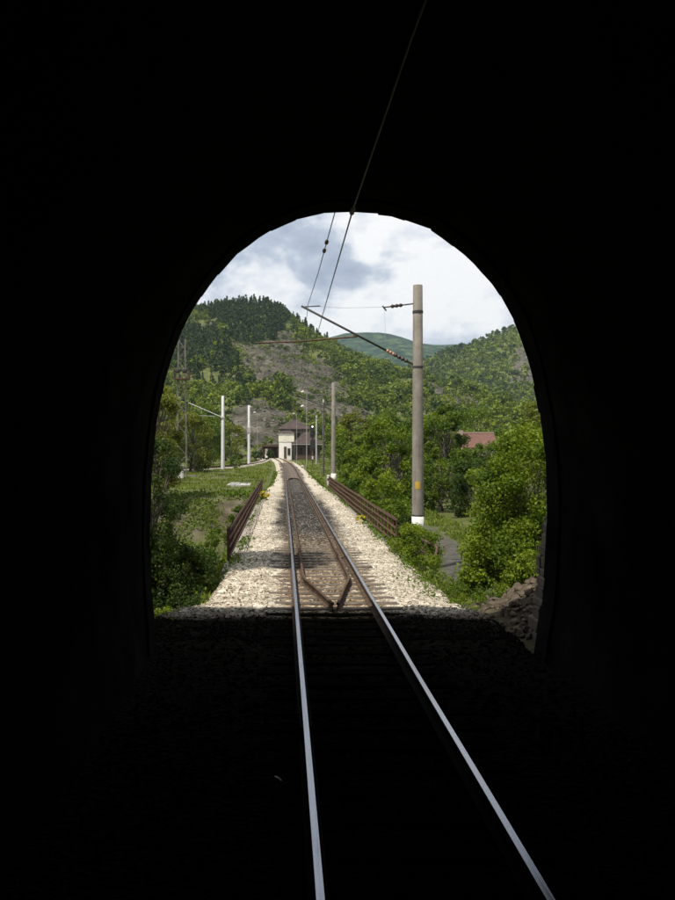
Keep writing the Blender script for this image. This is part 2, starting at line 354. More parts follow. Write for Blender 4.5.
# ------------------------------------------------------------------ terrain
def ridge(pts, Yr, drop):
    xs = np.array([(px - VX) * Yr / F + CX for px, py in pts]); zs = np.array([CZ + (VY - py) * Yr / F - drop for px, py in pts])
    return xs, np.maximum(zs, 0)
R1 = ridge([(-250, 330), (0, 318), (100, 312), (150, 308), (197, 305), (225, 298), (250, 296), (265, 298), (285, 306), (305, 316), (330, 331), (360, 349), (390, 362), (430, 378), (470, 401), (510, 424), (560, 440), (640, 455)], 650, 7.0)
R2 = ridge([(330, 420), (370, 392), (400, 374), (420, 364), (440, 356), (470, 348), (500, 338), (530, 328), (570, 313), (640, 296), (900, 270)], 1100, 5.0)
R3 = ridge([(-300, 330), (100, 345), (250, 350), (300, 342), (345, 329), (375, 328), (400, 334), (420, 341), (440, 344), (470, 342), (500, 346), (700, 330), (1000, 335)], 3000, 0.0)
def hill(X, Y, R, Yr, Y0, back, rough, ns):
    zr = np.interp(X, R[0], R[1]); t = np.clip((Y - Y0) / (Yr - Y0), 0, 1)
    f = 0.12 * t * t + 0.88 * t
    h = zr * f - np.maximum(Y - Yr, 0) * back
    return h + rough * fbm(X / ns + 3.3, Y / ns + 8.1, 5) * np.clip(t * 4, 0, 1) * (1 - 0.75 * t ** 3)
def ground(X, Y):
    X = np.asarray(X, float); Y = np.asarray(Y, float)
    plain = -0.45 + 0.16 * fbm(X / 5, Y / 5) + 0.9 * sst(60, 240, Y) * 0 
    right = -1.0 * sst(2.6, 4.2, X) * (1 - sst(80, 130, Y)) * sst(17, 22, Y)
    left = -4.0 * sst(2.6, 4.6, -X) * sst(15.5, 27, Y) * (1 - sst(50, 63, Y))
    left -= 0.5 * sst(2.4, 4.0, -X) * (1 - sst(20, 26, Y))
    near = 1.0 * np.exp(-((X - 4.6) ** 2 / 1.5 + (Y - 17.4) ** 2 / 6.0))
    out = plain + right + left + near + 0.25 * fbm(X / 1.7, Y / 1.7, 3) * sst(2.6, 3.4, np.abs(X))
    out = np.where(np.abs(X) < 2.45, np.minimum(out, -0.55), out)
    out = out + 0.05 * np.maximum(np.abs(X) - 45, 0) * sst(40, 150, Y)
    hh = np.maximum(hill(X, Y, R1, 650, 275, 0.35, 26, 46), hill(X, Y, R2, 1100, 690, 0.3, 22, 70))
    return np.maximum(out, out + hh)
def lines(segs):
    o = []
    for a, b, d in segs: o += list(np.arange(a, b, d))
    return np.array(o)
gx = lines([(0, 9, 0.35), (9, 30, 1.2), (30, 360, 4.5), (360, 900, 40), (900, 3200, 230)]); gx = np.concatenate([-gx[::-1], gx[1:]])
gy = lines([(12.9, 66, 0.45), (66, 130, 1.5), (130, 270, 3.5), (270, 680, 4.0), (680, 1140, 7.0), (1140, 1700, 60)])
GX, GY = np.meshgrid(gx, gy); GZ = ground(GX, GY)
# masks by the direction in which each ground point is seen from the tunnel (the scree slopes were located that way)
def proj(X, Y, Z): return VX + F * (X - CX) / Y, VY - F * (Z - CZ) / Y
SCREE = [[(218, 336), (236, 340), (264, 340), (285, 326), (302, 346), (322, 354), (336, 370), (350, 390), (356, 418), (330, 424), (300, 414), (268, 390), (244, 370)],
         [(236, 400), (262, 398), (285, 425), (292, 452), (228, 456), (232, 425)],
         [(340, 395), (362, 410), (370, 432), (340, 432)], [(196, 322), (212, 330), (222, 346), (210, 344)],
         [(418, 378), (440, 384), (462, 396), (486, 400), (480, 412), (452, 412), (430, 402)],
         [(512, 352), (540, 348), (545, 392), (520, 386), (510, 370)]]
PINES = [[(188, 300), (230, 285), (268, 286), (292, 304), (284, 326), (262, 342), (236, 341), (222, 330), (202, 318)],
         [(172, 335), (200, 330), (226, 352), (240, 372), (243, 394), (215, 398), (190, 378), (172, 362)],
         [(286, 296), (306, 306), (330, 330), (322, 338), (300, 322), (285, 312)]]
def mask(px, py, polys):
    m = np.zeros(np.shape(px), bool)
    for q in polys: m |= inpoly(px, py, q)
    return m
PX, PY = proj(GX, GY, GZ)
wx = PX + 30 * fbm(GX / 16, GY / 16, 4); wy = PY + 26 * fbm(GX / 16 + 50, GY / 16, 4)
rock = (mask(wx, wy, SCREE) & (GY > 270)).astype(np.float32)
bank = sst(2.8, 3.6, -GX) * sst(48, 53, GY + 3 * fbm(GX / 3, GY / 3)) * (1 - sst(58.5, 63, GY + 4 * fbm(GX / 3 + 9, GY / 3)))
soil = np.clip(bank * 1.3 * sst(-0.25, 0.05, fbm(GX / 2.2, GY / 2.2 + 4)) + 1.2 * np.exp(-((GX - 4.2) ** 2 / 2.6 + (GY - 17.0) ** 2 / 9)) + 0.8 * (sst(3.0, 12, -GX) * sst(75, 95, GY) * (1 - sst(120, 140, GY))) * sst(-0.05, 0.12, fbm(GX / 6, GY / 9)), 0, 1)
pc = 5.55 + 0.055 * (GY - 33) + 0.35 * np.sin(GY / 5)
path = (1 - sst(0.5, 0.85, np.abs(GX - pc) + 0.4 * fbm(GX / 1.2, GY / 1.2))) * sst(24.5, 27, GY) * (1 - sst(46, 52, GY))
ny, nx = GX.shape; idx = np.arange(ny * nx).reshape(ny, nx)
quads = np.stack([idx[:-1, :-1], idx[:-1, 1:], idx[1:, 1:], idx[1:, :-1]], -1).reshape(-1, 4)
tme = arrays_mesh('terrain', np.stack([GX, GY, GZ], -1).reshape(-1, 3), quads, smooth=True)
for k, arr in (('rock', rock), ('soil', soil), ('path', path)):
    tme.attributes.new(k, 'FLOAT', 'POINT').data.foreach_set('value', np.ascontiguousarray(arr.ravel(), dtype=np.float32))
tag(link('terrain', tme, M['terrain']), 'valley floor with grass banks, path and scree hillsides', kind='structure')

fx = np.linspace(-4200, 4200, 220); fy = np.concatenate([np.linspace(1500, 3100, 70), np.linspace(3140, 4600, 14)])
FX, FY = np.meshgrid(fx, fy); FZ = -6 + hill(FX, FY, R3, 3000, 1500, 0.3, 150, 300)
ny, nx = FX.shape; idx = np.arange(ny * nx).reshape(ny, nx)
quads = np.stack([idx[:-1, :-1], idx[:-1, 1:], idx[1:, 1:], idx[1:, :-1]], -1).reshape(-1, 4)
tag(link('mountain', arrays_mesh('mountain', np.stack([FX, FY, FZ], -1).reshape(-1, 3), quads, smooth=True), M['far_hill']), 'distant wooded mountain ridge fading to blue', kind='structure')

# ------------------------------------------------------------------ leaves
def tri_arrays(C, size, bias):
    n = len(C); nrm = rng.normal(size=(n, 3)) + bias; nrm /= np.linalg.norm(nrm, axis=1, keepdims=True) + 1e-9
    a = np.cross(nrm, rng.normal(size=(n, 3))); a /= np.linalg.norm(a, axis=1, keepdims=True) + 1e-9
    b = np.cross(nrm, a); s = (np.ones(n) * size)[:, None] * 0.62
    return np.stack([C + a * s, C - a * s * .5 + b * s * .8, C - a * s * .5 - b * s * .8], 1).reshape(-1, 3)

def leaf_arrays(C, size, bias=None, asp=0.62):
    """one rhombus leaf per centre; size scalar or (n,)"""
    n = len(C); nrm = rng.normal(size=(n, 3))
    if bias is not None: nrm = nrm + bias
    nrm /= np.linalg.norm(nrm, axis=1, keepdims=True) + 1e-9
    a = np.cross(nrm, rng.normal(size=(n, 3))); a /= np.linalg.norm(a, axis=1, keepdims=True) + 1e-9
    b = np.cross(nrm, a); s = (np.ones(n) * size)[:, None] * 0.5
    V = np.stack([C - a * s, C + b * s * asp, C + a * s, C - b * s * asp], 1).reshape(-1, 3)
    return V, np.arange(4 * n).reshape(n, 4)

def crown_points(n, h, r, base_frac=0.25, nclump=18, top=1.0, seed=0, spread=0.34):
    rg = np.random.default_rng(seed)
    th = rg.uniform(0, 2 * np.pi, nclump); u = rg.uniform(0, 1, nclump)
    zc = base_frac + (1 - base_frac) * u
    # crown silhouette: wide in the lower middle, rounded on top
    t = (zc - base_frac) / (1 - base_frac)
    rad = r * np.sqrt(np.clip(1 - (2 * t - 0.8) ** 2 / 1.6, 0.05, 1)) * (0.45 + 0.55 * np.sqrt(rg.uniform(0, 1, nclump)))
    cc = np.stack([rad * np.cos(th), rad * np.sin(th), zc * h * 0.93], 1)
    cs = r * spread * rg.uniform(0.55, 1.25, nclump)
    k = rg.integers(0, nclump, n)
    d = rg.normal(size=(n, 3)); d /= np.linalg.norm(d, axis=1, keepdims=True)
    d *= (rg.uniform(0, 1, n) ** 0.45)[:, None] * np.array([1, 1, 0.75])
    P = cc[k] + d * cs[k][:, None]
    P[:, 2] = np.maximum(P[:, 2], 0.03)
    out = d + np.array([0, 0, 0.5])
    tint = np.clip(0.40 + 0.15 * rg.normal(size=n) + (rg.normal(size=nclump) * 0.22)[k], 0, 1)
    return P, out, tint, cc

def tree(name, label, cat, X, Y, h, r, m, n, leaf, group=None, base=0.25, nclump=18, seed=None, trunk=None, z=None, spread=0.34, stems=1):
    seed = seed if seed is not None else int(abs(X) * 31 + Y * 17)
    z = float(ground(X, Y)) - 0.05 if z is None else z
    root = empty(name, (X, Y, z), label, cat, group)
    n = int(n * 2.3); leaf = leaf * 0.66; nclump = int(nclump * 1.5)
    P, out, tint, cc = crown_points(n, h, r, base, nclump, seed=seed, spread=spread)
    V, Q = leaf_arrays(P, leaf * rng.uniform(0.6, 1.25, n), out * 0.8)
    link('crown' if cat == 'tree' else 'foliage', arrays_mesh('crown', V, Q, tint), M[m], root)
    mb = MB(); rt = trunk or max(0.03, h * 0.022); rg = random.Random(seed)
    tops = []
    for s_ in range(stems):
        a = rg.uniform(0, 6.28); lean = (0.25 * r if stems > 1 else 0.06 * r)
        p = [Vector((math.cos(a) * lean * t * 1.6 + rg.uniform(-1, 1) * rt, math.sin(a) * lean * t * 1.6 + rg.uniform(-1, 1) * rt, -0.1 + h * 0.72 * t)) for t in (0, 0.25, 0.5, 0.75, 1)]
        mb.tube(p, [rt, rt * 0.8, rt * 0.6, rt * 0.4, rt * 0.15], 7); tops.append(p)
    for i, c in enumerate(cc):
        p = tops[i % len(tops)]; c = Vector(c); f = min(0.9, max(0.15, (c.z / h) * 0.75)); k = f * 4; i0 = min(3, int(k)); s = p[i0].lerp(p[i0 + 1], k - i0)
        md = s.lerp(c, 0.5) + Vector((0, 0, -0.03 * h))
        mb.tube([s, md, c], [rt * 0.38, rt * 0.22, rt * 0.06], 5, cap=False)
    mb.build('trunk' if cat == 'tree' else 'stem', M['bark'], root, smooth=True)
    return root

# ------------------------------------------------------------------ tunnel
ARCH = [(-3.02, -0.45), (-3.06, 0.19), (-3.10, 0.67), (-3.13, 1.5), (-3.11, 2.43), (-3.04, 3.2), (-2.94, 3.82), (-2.76, 4.43), (-2.60, 4.88), (-2.38, 5.25), (-2.10, 5.64), (-1.74, 6.05),
        (-1.30, 6.37), (-0.81, 6.59), (-0.36, 6.70), (0.07, 6.725), (0.70, 6.67), (1.40, 6.42), (1.99, 5.97), (2.41, 5.50), (2.73, 4.93), (2.94, 4.30), (3.10, 3.52), (3.19, 2.85),
        (3.22, 2.27), (3.22, 1.79), (3.19, 1.10), (3.14, 0.46), (3.04, -0.06), (3.0, -0.45)]
def arch_dense(step=0.22):
    P = np.array(ARCH); d = np.concatenate([[0], np.cumsum(np.linalg.norm(np.diff(P, axis=0), axis=1))]); n = int(d[-1] / step)
    s = np.linspace(0, d[-1], n + 1); return np.stack([np.interp(s, d, P[:, 0]), np.interp(s, d, P[:, 1])], 1), s
AD, AS = arch_dense()
nrm2 = np.gradient(AD, axis=0); nrm2 = np.stack([-nrm2[:, 1], nrm2[:, 0]], 1); nrm2 /= np.linalg.norm(nrm2, axis=1, keepdims=True)   # outward
yl = np.arange(-46, 13.45, 0.5); yl = np.append(yl, 13.45)
LV = []
for y in yl:
    off = 0.03 + 0.08 * np.abs(fbm(AS / 1.1, np.full(len(AS), y / 1.1), 3)); p = AD + nrm2 * off[:, None]
    LV.append(np.stack([p[:, 0], np.full(len(p), y), p[:, 1]], 1))
LV = np.array(LV); k = np.arange(LV.shape[0] * LV.shape[1]).reshape(LV.shape[:2])
quads = np.stack([k[:-1, :-1], k[1:, :-1], k[1:, 1:], k[:-1, 1:]], -1).reshape(-1, 4)
tunnel = empty('tunnel', (0, 0, 0), 'soot black stone lined railway tunnel around the camera', 'tunnel')
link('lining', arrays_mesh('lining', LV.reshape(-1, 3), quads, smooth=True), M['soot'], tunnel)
# the bend where the tunnel turns out of sight behind the camera
e = MB(); e.add([(x, -46, z) for x, z in AD + nrm2 * 0.25], [tuple(range(len(AD)))]); e.build('far_end', M['soot'], tunnel)

portal = empty('tunnel_portal', (0, 14, -0.5), 'stone arch tunnel mouth framing the view', 'tunnel portal')
# arch stones, each its own piece, uneven on the inner edge
i = 0; nst = 0; rg = random.Random(4)
while i < len(AD) - 1:
    stp = rg.choice((2, 2, 3)); j = min(i + stp, len(AD) - 1)
    o1 = rg.uniform(-0.008, 0.008); o2 = rg.uniform(-0.008, 0.008); y1 = 13.98 + rg.uniform(0, 0.05)
    ins = [AD[q] + nrm2[q] * (o1 + (o2 - o1) * (q - i) / max(1, j - i)) for q in range(i, j + 1)]
    outs = [AD[q] + nrm2[q] * 0.55 for q in range(i, j + 1)]
    mb = MB(); nn = len(ins)
    vsx = []
    for y in (13.40, y1):
        vsx += [(p[0], y - 14, p[1] + 0.5) for p in ins] + [(p[0], y - 14, p[1] + 0.5) for p in outs]
    fsx = []
    for q in range(nn - 1):
        fsx += [(q, q + 1, 2 * nn + q + 1, 2 * nn + q), (nn + q, 3 * nn + q, 3 * nn + q + 1, nn + q + 1), (q, nn + q, nn + q + 1, q + 1), (2 * nn + q, 2 * nn + q + 1, 3 * nn + q + 1, 3 * nn + q)]
    fsx += [(0, 2 * nn, 3 * nn, nn), (nn - 1, 2 * nn - 1, 4 * nn - 1, 3 * nn - 1)]
    mb.add(vsx, fsx); mb.build('arch_stone', M['soot'] if 4 < i < len(AD) - 9 else M['soot'], portal); nst += 1; i = j
# facade wall with the arch cut out
mb = MB(); OUT = AD + nrm2 * 0.5; ow = []
for q, p in enumerate(OUT):
    t = q / (len(OUT) - 1)
    if t < 0.3: w = (-8.5, p[1])
    elif t > 0.7: w = (8.5, p[1])
    else:
        w = (-8.5 + 17 * (t - 0.3) / 0.4, 7.45)
    ow.append(w)
n = len(OUT); vsx = [(p[0], -0.12, p[1] + 0.5) for p in OUT] + [(w[0], -0.12, w[1] + 0.5) for w in ow] + [(p[0], -0.9, p[1] + 0.5) for p in OUT] + [(w[0], -0.9, w[1] + 0.5) for w in ow]
fsx = []
for q in range(n - 1):
    fsx += [(q, n + q, n + q + 1, q + 1), (2 * n + q, 2 * n + q + 1, 3 * n + q + 1, 3 * n + q), (n + q, 3 * n + q, 3 * n + q + 1, n + q + 1)]
mb.add(vsx, fsx); mb.build('facade', M['stone'], portal)
MB().chbox(-8.6, 8.6, -1.0, 0.1, 7.952, 8.2, 0.04).build('coping', M['stone'], portal)
MB().box(-8.5, -3.55, -0.88, -0.13, -5.5, 0.045).build('footing', M['stone'], portal); MB().box(3.55, 8.5, -0.88, -0.13, -3.5, 0.045).build('footing', M['stone'], portal)

# hillside above the tunnel
hx = np.linspace(-90, 90, 91); hy = np.linspace(-60, 13.2, 38); HX, HY = np.meshgrid(hx, hy)
HZ = 7.4 + 0.62 * (13.2 - HY) + 2.2 * fbm(HX / 7, HY / 7) * sst(0, 8, 13.2 - HY) - 0.02 * np.maximum(np.abs(HX) - 9, 0)
ny, nx = HX.shape; idx = np.arange(ny * nx).reshape(ny, nx)
quads = np.stack([idx[:-1, :-1], idx[:-1, 1:], idx[1:, 1:], idx[1:, :-1]], -1).reshape(-1, 4)
V = np.stack([HX, HY, HZ], -1).reshape(-1, 3)
front = idx[-1]; b0 = len(V); sk = np.stack([hx, np.full(len(hx), 13.2), np.full(len(hx), -8.0)], 1); kk = np.arange(len(hx))
side = [q for q in range(len(hx) - 1) if abs(hx[q]) > 7.9 and abs(hx[q + 1]) > 7.9]
quads = np.concatenate([quads, np.array([[front[q], front[q + 1], b0 + q + 1, b0 + q] for q in side])])
tag(link('hillside', arrays_mesh('hillside', np.concatenate([V, sk]), quads, smooth=False), M['rock']), 'rocky hillside above the tunnel mouth', kind='structure')
# ground strips beside the portal foot
mb = MB(); mb.add([(-90, 12, -2.6), (90, 12, -2.6), (90, 14.6, -1.6), (-90, 14.6, -1.6)], [(0, 1, 2, 3)])
tag(mb.build('cutting_floor', M['rock']), 'rock cutting floor at the tunnel foot', kind='structure')

# ------------------------------------------------------------------ railway track
def tx(Y): return -0.000166 * max(0.0, Y - 110) ** 2 if Y < 260 else -0.000166 * 150 ** 2 - 0.0498 * (Y - 260)
def tz(Y): return 0.0
track = empty('railway_track', (0, 0, 0), 'single line railway track with polished rails running out of tunnel', kind='structure')
YS = list(np.arange(-20, 30, 1.0)) + list(np.arange(30, 110, 4.0)) + list(np.arange(110, 300, 6.0))
def sweep(profile, path, matidx=None):
    """profile (x,z) loop swept along path of (x, y, z)"""
    mb = MB(); n = len(profile); P = [Vector(p) for p in path]; vs_ = []
    for i, p in enumerate(P):
        d = (P[min(i + 1, len(P) - 1)] - P[max(i - 1, 0)]); d.z = 0; d.normalize(); s = Vector((d.y, -d.x, 0))
        for (a, b) in profile: vs_.append(p + s * a + Vector((0, 0, b)))
    mb.v = [tuple(v) for v in vs_]
    for i in range(len(P) - 1):
        for k in range(n):
            k2 = (k + 1) % n
            mb.f.append((i * n + k, i * n + k2, (i + 1) * n + k2, (i + 1) * n + k)); mb.m.append(matidx[k] if matidx else 0)
    mb.f += [tuple(range(n - 1, -1, -1)), tuple((len(P) - 1) * n + k for k in range(n))]; mb.m += [0, 0]
    return mb
RP = [(-0.075, -0.17), (0.075, -0.17), (0.075, -0.155), (0.012, -0.14), (0.012, -0.045), (0.036, -0.035), (0.036, -0.008), (0.028, 0), (-0.028, 0), (-0.036, -0.008), (-0.036, -0.035), (-0.012, -0.045), (-0.012, -0.14), (-0.075, -0.155)]
RM = [0, 0, 0, 0, 0, 0, 0, 1, 0, 0, 0, 0, 0, 0]
for s in (-0.754, 0.754):
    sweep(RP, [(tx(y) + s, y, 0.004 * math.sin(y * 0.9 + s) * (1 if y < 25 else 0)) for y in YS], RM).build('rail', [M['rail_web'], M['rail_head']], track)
# fishplate joint on the left rail
fp = MB().box(-0.70 - 0.015, -0.70 + 0.010, 9.35, 10.05, -0.135, -0.03).box(-0.808 - 0.010, -0.808 + 0.015, 9.35, 10.05, -0.135, -0.03).build('fishplate', M['rail_web'], track)
bolt = None
for y in (9.45, 9.6, 9.8, 9.95):
    mb = MB().tube([(-0.70, y, -0.085), (-0.655, y, -0.085)], 0.02, 6).tube([(-0.812, y, -0.085), (-0.86, y, -0.085)], 0.02, 6); mb.build('bolt', M['rail_web'], fp)
GP = [(a * 0.8, b) for a, b in RP]
for s in (-1, 1):
    pth = [(s * 0.05, 16.75, -0.02), (s * 0.30, 18.6, -0.02), (s * 0.50, 19.9, -0.02), (s * 0.53, 20.6, -0.02)] + [(s * 0.53, y, -0.02) for y in (25, 35, 50, 65, 78, 80)] + [(s * 0.5, 82, -0.02), (s * 0.38, 83.6, -0.02), (s * 0.2, 84.6, -0.02), (s * 0.02, 84.9, -0.02)]
    sweep(GP, pth).build('guard_rail', M['rail_web'], track)
# sleepers: shared mesh
sl = []
for q in range(8):
    rg = random.Random(q); mb = MB(); mb.chbox(-1.3 - rg.uniform(0, .06), 1.3 + rg.uniform(0, .06), -0.125, 0.125, -0.16, 0, 0.012); me = bpy.data.meshes.new('sleeper'); me.from_pydata(mb.v, [], mb.f); me.materials.append(M['timber' if q < 4 else 'timber_soot_shade']); me.update(); sl.append(me)
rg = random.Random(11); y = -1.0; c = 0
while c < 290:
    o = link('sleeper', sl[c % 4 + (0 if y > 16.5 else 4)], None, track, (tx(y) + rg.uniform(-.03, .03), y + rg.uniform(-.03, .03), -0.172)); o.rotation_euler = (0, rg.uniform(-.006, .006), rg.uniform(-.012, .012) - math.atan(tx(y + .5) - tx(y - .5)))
    y += 0.6; c += 1

# ballast bed: one sheet over the sleepers' spacing
bx = np.array([-4.6, -4.2, -3.9, -3.6, -3.3, -2.9, -2.65, -2.4, -2.2, -2.0, -1.85, -1.7, -1.55, -1.4, -1.25, -1.0, -0.8, -0.6, -0.4, -0.2, 0, 0.2, 0.4, 0.6, 0.8, 1.0, 1.25, 1.4, 1.55, 1.7, 1.85, 2.0, 2.2, 2.4, 2.65, 2.9, 3.3, 3.6, 3.9, 4.2, 4.6])
by = np.concatenate([np.arange(-20, 10, 1.0), np.arange(10, 45, 0.2), np.arange(45, 110, 1.0), np.arange(110, 300, 4.0)])
BX, BY = np.meshgrid(bx, by)
def bed(X, Y):
    a = np.abs(X)
    tin = 1 - sst(12.5, 14.2, Y)
    top = -0.196 + 0.036 * sst(26.5, 29, Y) * (1 - sst(84, 88, Y)) - 0.005 * tin
    ew = ((1 - sst(16.5, 17.6, Y)) * np.where(X < 0, 0.85, 0.35) + 0.15 * (1 - sst(17.6, 24, Y))) - sst(63, 72, Y) * np.where(X < 0, 0.6, 0.25)
    edge = -0.55 * sst(2.25, 2.75, a - ew) * (1 - tin) - 0.5 * sst(2.7, 3.3, a - ew) * (1 - tin) - 0.12 * tin * sst(1.6, 2.4, a)
    return top + edge + (0.05 + 0.09 * sst(0.95, 1.25, a)) * fbm(X / 0.5, Y / 0.5, 3) + 0.02 * sst(0.95, 1.3, a) + 0.06 * fbm(X / 1.6 + 5, Y / 1.6, 2) * sst(1.2, 1.6, a) + 0.065 * np.sin(2 * np.pi * (Y - 0.3) / 0.6) * (1 - sst(23, 27, Y)) * sst(12, 15, Y) * sst(1.25, 1.5, a) * (1 - sst(2.2, 2.6, a)) * (X < 0)
BZ = bed(BX, BY)
xl = 2.62 + np.where(BX < 0, 1.9, 1.0) * (1 - sst(17.0, 19.5, BY)) * sst(13.6, 14.0, BY) + 0.9 * (1 - sst(13.6, 14.0, BY))
BZ = BZ - 0.9 * np.maximum(np.abs(BX) - xl, 0); BX = np.sign(BX) * np.minimum(np.abs(BX), xl + 0.02 * np.maximum(np.abs(BX) - xl, 0))
TX = np.vectorize(tx)(BY)
V = np.stack([BX + TX, BY, BZ], -1).reshape(-1, 3); ny, nx = BX.shape; idx = np.arange(ny * nx).reshape(ny, nx)
quads = np.stack([idx[:-1, :-1], idx[:-1, 1:], idx[1:, 1:], idx[1:, :-1]], -1).reshape(-1, 4)
tag(link('track_bed', arrays_mesh('track_bed', V, quads, smooth=True), M['ballast']), 'pale limestone track bed, dark and oily between the rails', kind='structure')
# ballast stones
def stones(n, X, Y, Z, smin, smax):
    base = np.array([(1, 0, 0), (-1, 0, 0), (0, 1, 0), (0, -1, 0), (0, 0, 1), (0, 0, -1), (.62, .62, .5), (-.62, .62, .5), (.62, -.62, .5), (-.62, -.62, .5)], float)
    fc = np.array([(0, 6, 8), (6, 0, 2), (7, 2, 1), (1, 9, 7), (9, 1, 3), (8, 3, 0), (6, 4, 8), (7, 4, 6), (9, 4, 7), (8, 4, 9), (2, 7, 6), (3, 8, 9), (0, 5, 2), (2, 5, 1), (1, 5, 3), (3, 5, 0)])
    s = rng.uniform(smin, smax, n); V = base[None] * rng.uniform(0.6, 1.15, (n, 10, 1)) * (s[:, None, None] * rng.uniform(0.6, 1.2, (n, 1, 3)))
    th = rng.uniform(0, 6.28, n); c, q = np.cos(th), np.sin(th); tl = rng.normal(0, 0.35, n)
    x = V[..., 0] * c[:, None] - V[..., 1] * q[:, None]; yv = V[..., 0] * q[:, None] + V[..., 1] * c[:, None]; z = V[..., 2] * 0.75 + x * tl[:, None]
    P = np.stack([x + X[:, None], yv + Y[:, None], z + Z[:, None]], -1).reshape(-1, 3)
    Fc = (fc[None] + (np.arange(n) * 10)[:, None, None]).reshape(-1, 3)
    return P, Fc
n = 30000
sy = 14.2 + 46 * rng.uniform(0, 1, n) ** 1.7; sx = rng.uniform(-1, 1, n) * (2.75 + 1.0 * (1 - sst(16.6, 17.8, sy)) * 0.8)
sx = np.where((sx > 2.9), sx - 2.0, sx)
ok = ~((np.abs(np.abs(sx) - 0.754) < 0.11)); ph = np.mod(sy + 1.0 + 0.3, 0.6) - 0.3
ok &= ~((np.abs(sx) < 1.3) & (np.abs(ph) < 0.15) & (sy < 26.5)); ok &= ~(np.abs(np.abs(sx) - 0.53) < 0.07)
sx, sy = sx[ok], sy[ok]; sz = bed(sx, sy) + 0.008
P, Fc = stones(len(sx), sx, sy, sz, 0.014, 0.034)
tag(link('ballast_stones', arrays_mesh('ballast_stones', P, Fc, n=3), M['ballast']), 'loose crushed ballast stones along the track', kind='stuff')
n = 2600
sy = rng.uniform(5.5, 14.2, n); sx = rng.uniform(-2.9, 2.9, n); ok = (np.abs(np.abs(sx) - 0.754) > 0.11) & ~((np.abs(sx) < 1.3) & (np.abs(np.mod(sy + 1.3, 0.6) - 0.3) < 0.15)); sx, sy = sx[ok], sy[ok]
P, Fc = stones(len(sx), sx, sy, bed(sx, sy) + 0.008, 0.025, 0.055)
tag(link('tunnel_ballast', arrays_mesh('tunnel_ballast', P, Fc, n=3), M['ballast']), 'sooty ballast stones on the tunnel floor', kind='stuff')
P, Fc = stones(1, np.array([-1.04]), np.array([8.25]), bed(np.array([-1.04]), np.array([8.25])) + 0.03, 0.05, 0.055)
tag(link('white_stone', arrays_mesh('white_stone', P, Fc, n=3), M['white_paint']), 'single white stone on the dark tunnel floor left of the rails', 'stone')

# ------------------------------------------------------------------ bridge edge and railings
bridge = empty('bridge', (0, 40, -0.5), 'low stone railway bridge side walls carrying the track bed', 'bridge')
for s, ya, yb, zb in ((-1, 23.0, 62, -5.2), (1, 26, 66, -2.2)):
    MB().chbox(min(s * 2.34, s * 2.62), max(s * 2.34, s * 2.62), ya - 40, yb - 40, 0.0, 0.22, 0.03).build('edge_beam', M['concrete'], bridge)
    MB().box(min(s * 2.36, s * 2.58), max(s * 2.36, s * 2.58), ya - 39.9, yb - 40.1, zb + 0.5, -0.003).build('side_wall', M['stone'], bridge)
def railing(s, ya, yb, label):
    r = empty('bridge_railing', (s * 2.47, ya, -0.09), label, 'railing', 'rusty railings on the two sides of the bridge')
    H = 0.84; L = yb - ya
    pm = MB().box(-0.032, 0.032, -0.005, 0.005, 0, H).box(-0.005, 0.005, -0.032, -0.0055, 0.001, H - 0.001)
    pme = bpy.data.meshes.new('post'); pme.from_pydata(pm.v, [], pm.f); pme.materials.append(M['rust_red' if s < 0 else 'rust']); pme.update()
    k = int(L / (0.45 if s < 0 else 1.0))
    for i in range(k + 1):
        o = link('post', pme, None, r, (0, i * L / k, 0)); o.rotation_euler = (random.uniform(-.02, .02), random.uniform(-.02, .02), 0)
    for z, w in ((H, 0.045), (0.6, 0.03), (0.36, 0.03), (0.12, 0.03)):
        mb = MB(); xs = -s * 0.04
        segs = [(i / 12 * L, 0.012 * math.sin(i * 1.7 + z * 9)) for i in range(13)]
        mb = sweep([(-0.006, -w), (0.006, -w), (0.006, w), (-0.006, w)], [(xs + d, yy - 0.03, z + d * 0.6) for yy, d in segs])
        mb.build('rail_bar', M['rust_red' if s < 0 else 'rust'], r)
    return r
railing(-1, 23.5, 61, 'rust red steel railing on the left side of the bridge')
railing(1, 26.6, 66, 'dark rusty steel railing on the right side of the bridge')
# bent pipe handrail on the right
hr = empty('bent_handrail', (3.0, 24.6, -0.6), 'bent rusty pipe handrail end sticking out of the shrubs', 'handrail')
p0, p1, p2, p3 = [Vector(at(*q)) - Vector((3.0, 24.6, -0.6)) for q in ((412, 535, 28.2), (435, 546, 25.2), (437, 550, 25.0), (432, 569, 24.4))]
MB().tube([p0, p0.lerp(p1, 0.5), p1, (p1 + p2) / 2 + Vector((0.02, 0, 0.01)), p2, p2.lerp(p3, .5), p3], 0.042, 8).build('top_pipe', M['rust_red'], hr, smooth=True)
q0, q1 = [Vector(at(*q)) - Vector((3.0, 24.6, -0.6)) for q in ((421, 551, 26.0), (435, 557, 24.8))]
MB().tube([q0, q1], 0.03, 8).build('lower_pipe', M['rust_red'], hr, smooth=True)
q0, q1 = [Vector(at(*q)) - Vector((3.0, 24.6, -0.6)) for q in ((422, 540, 27.0), (421, 562, 26.6))]
MB().tube([q0, q1], 0.028, 8).build('post', M['rust'], hr, smooth=True)

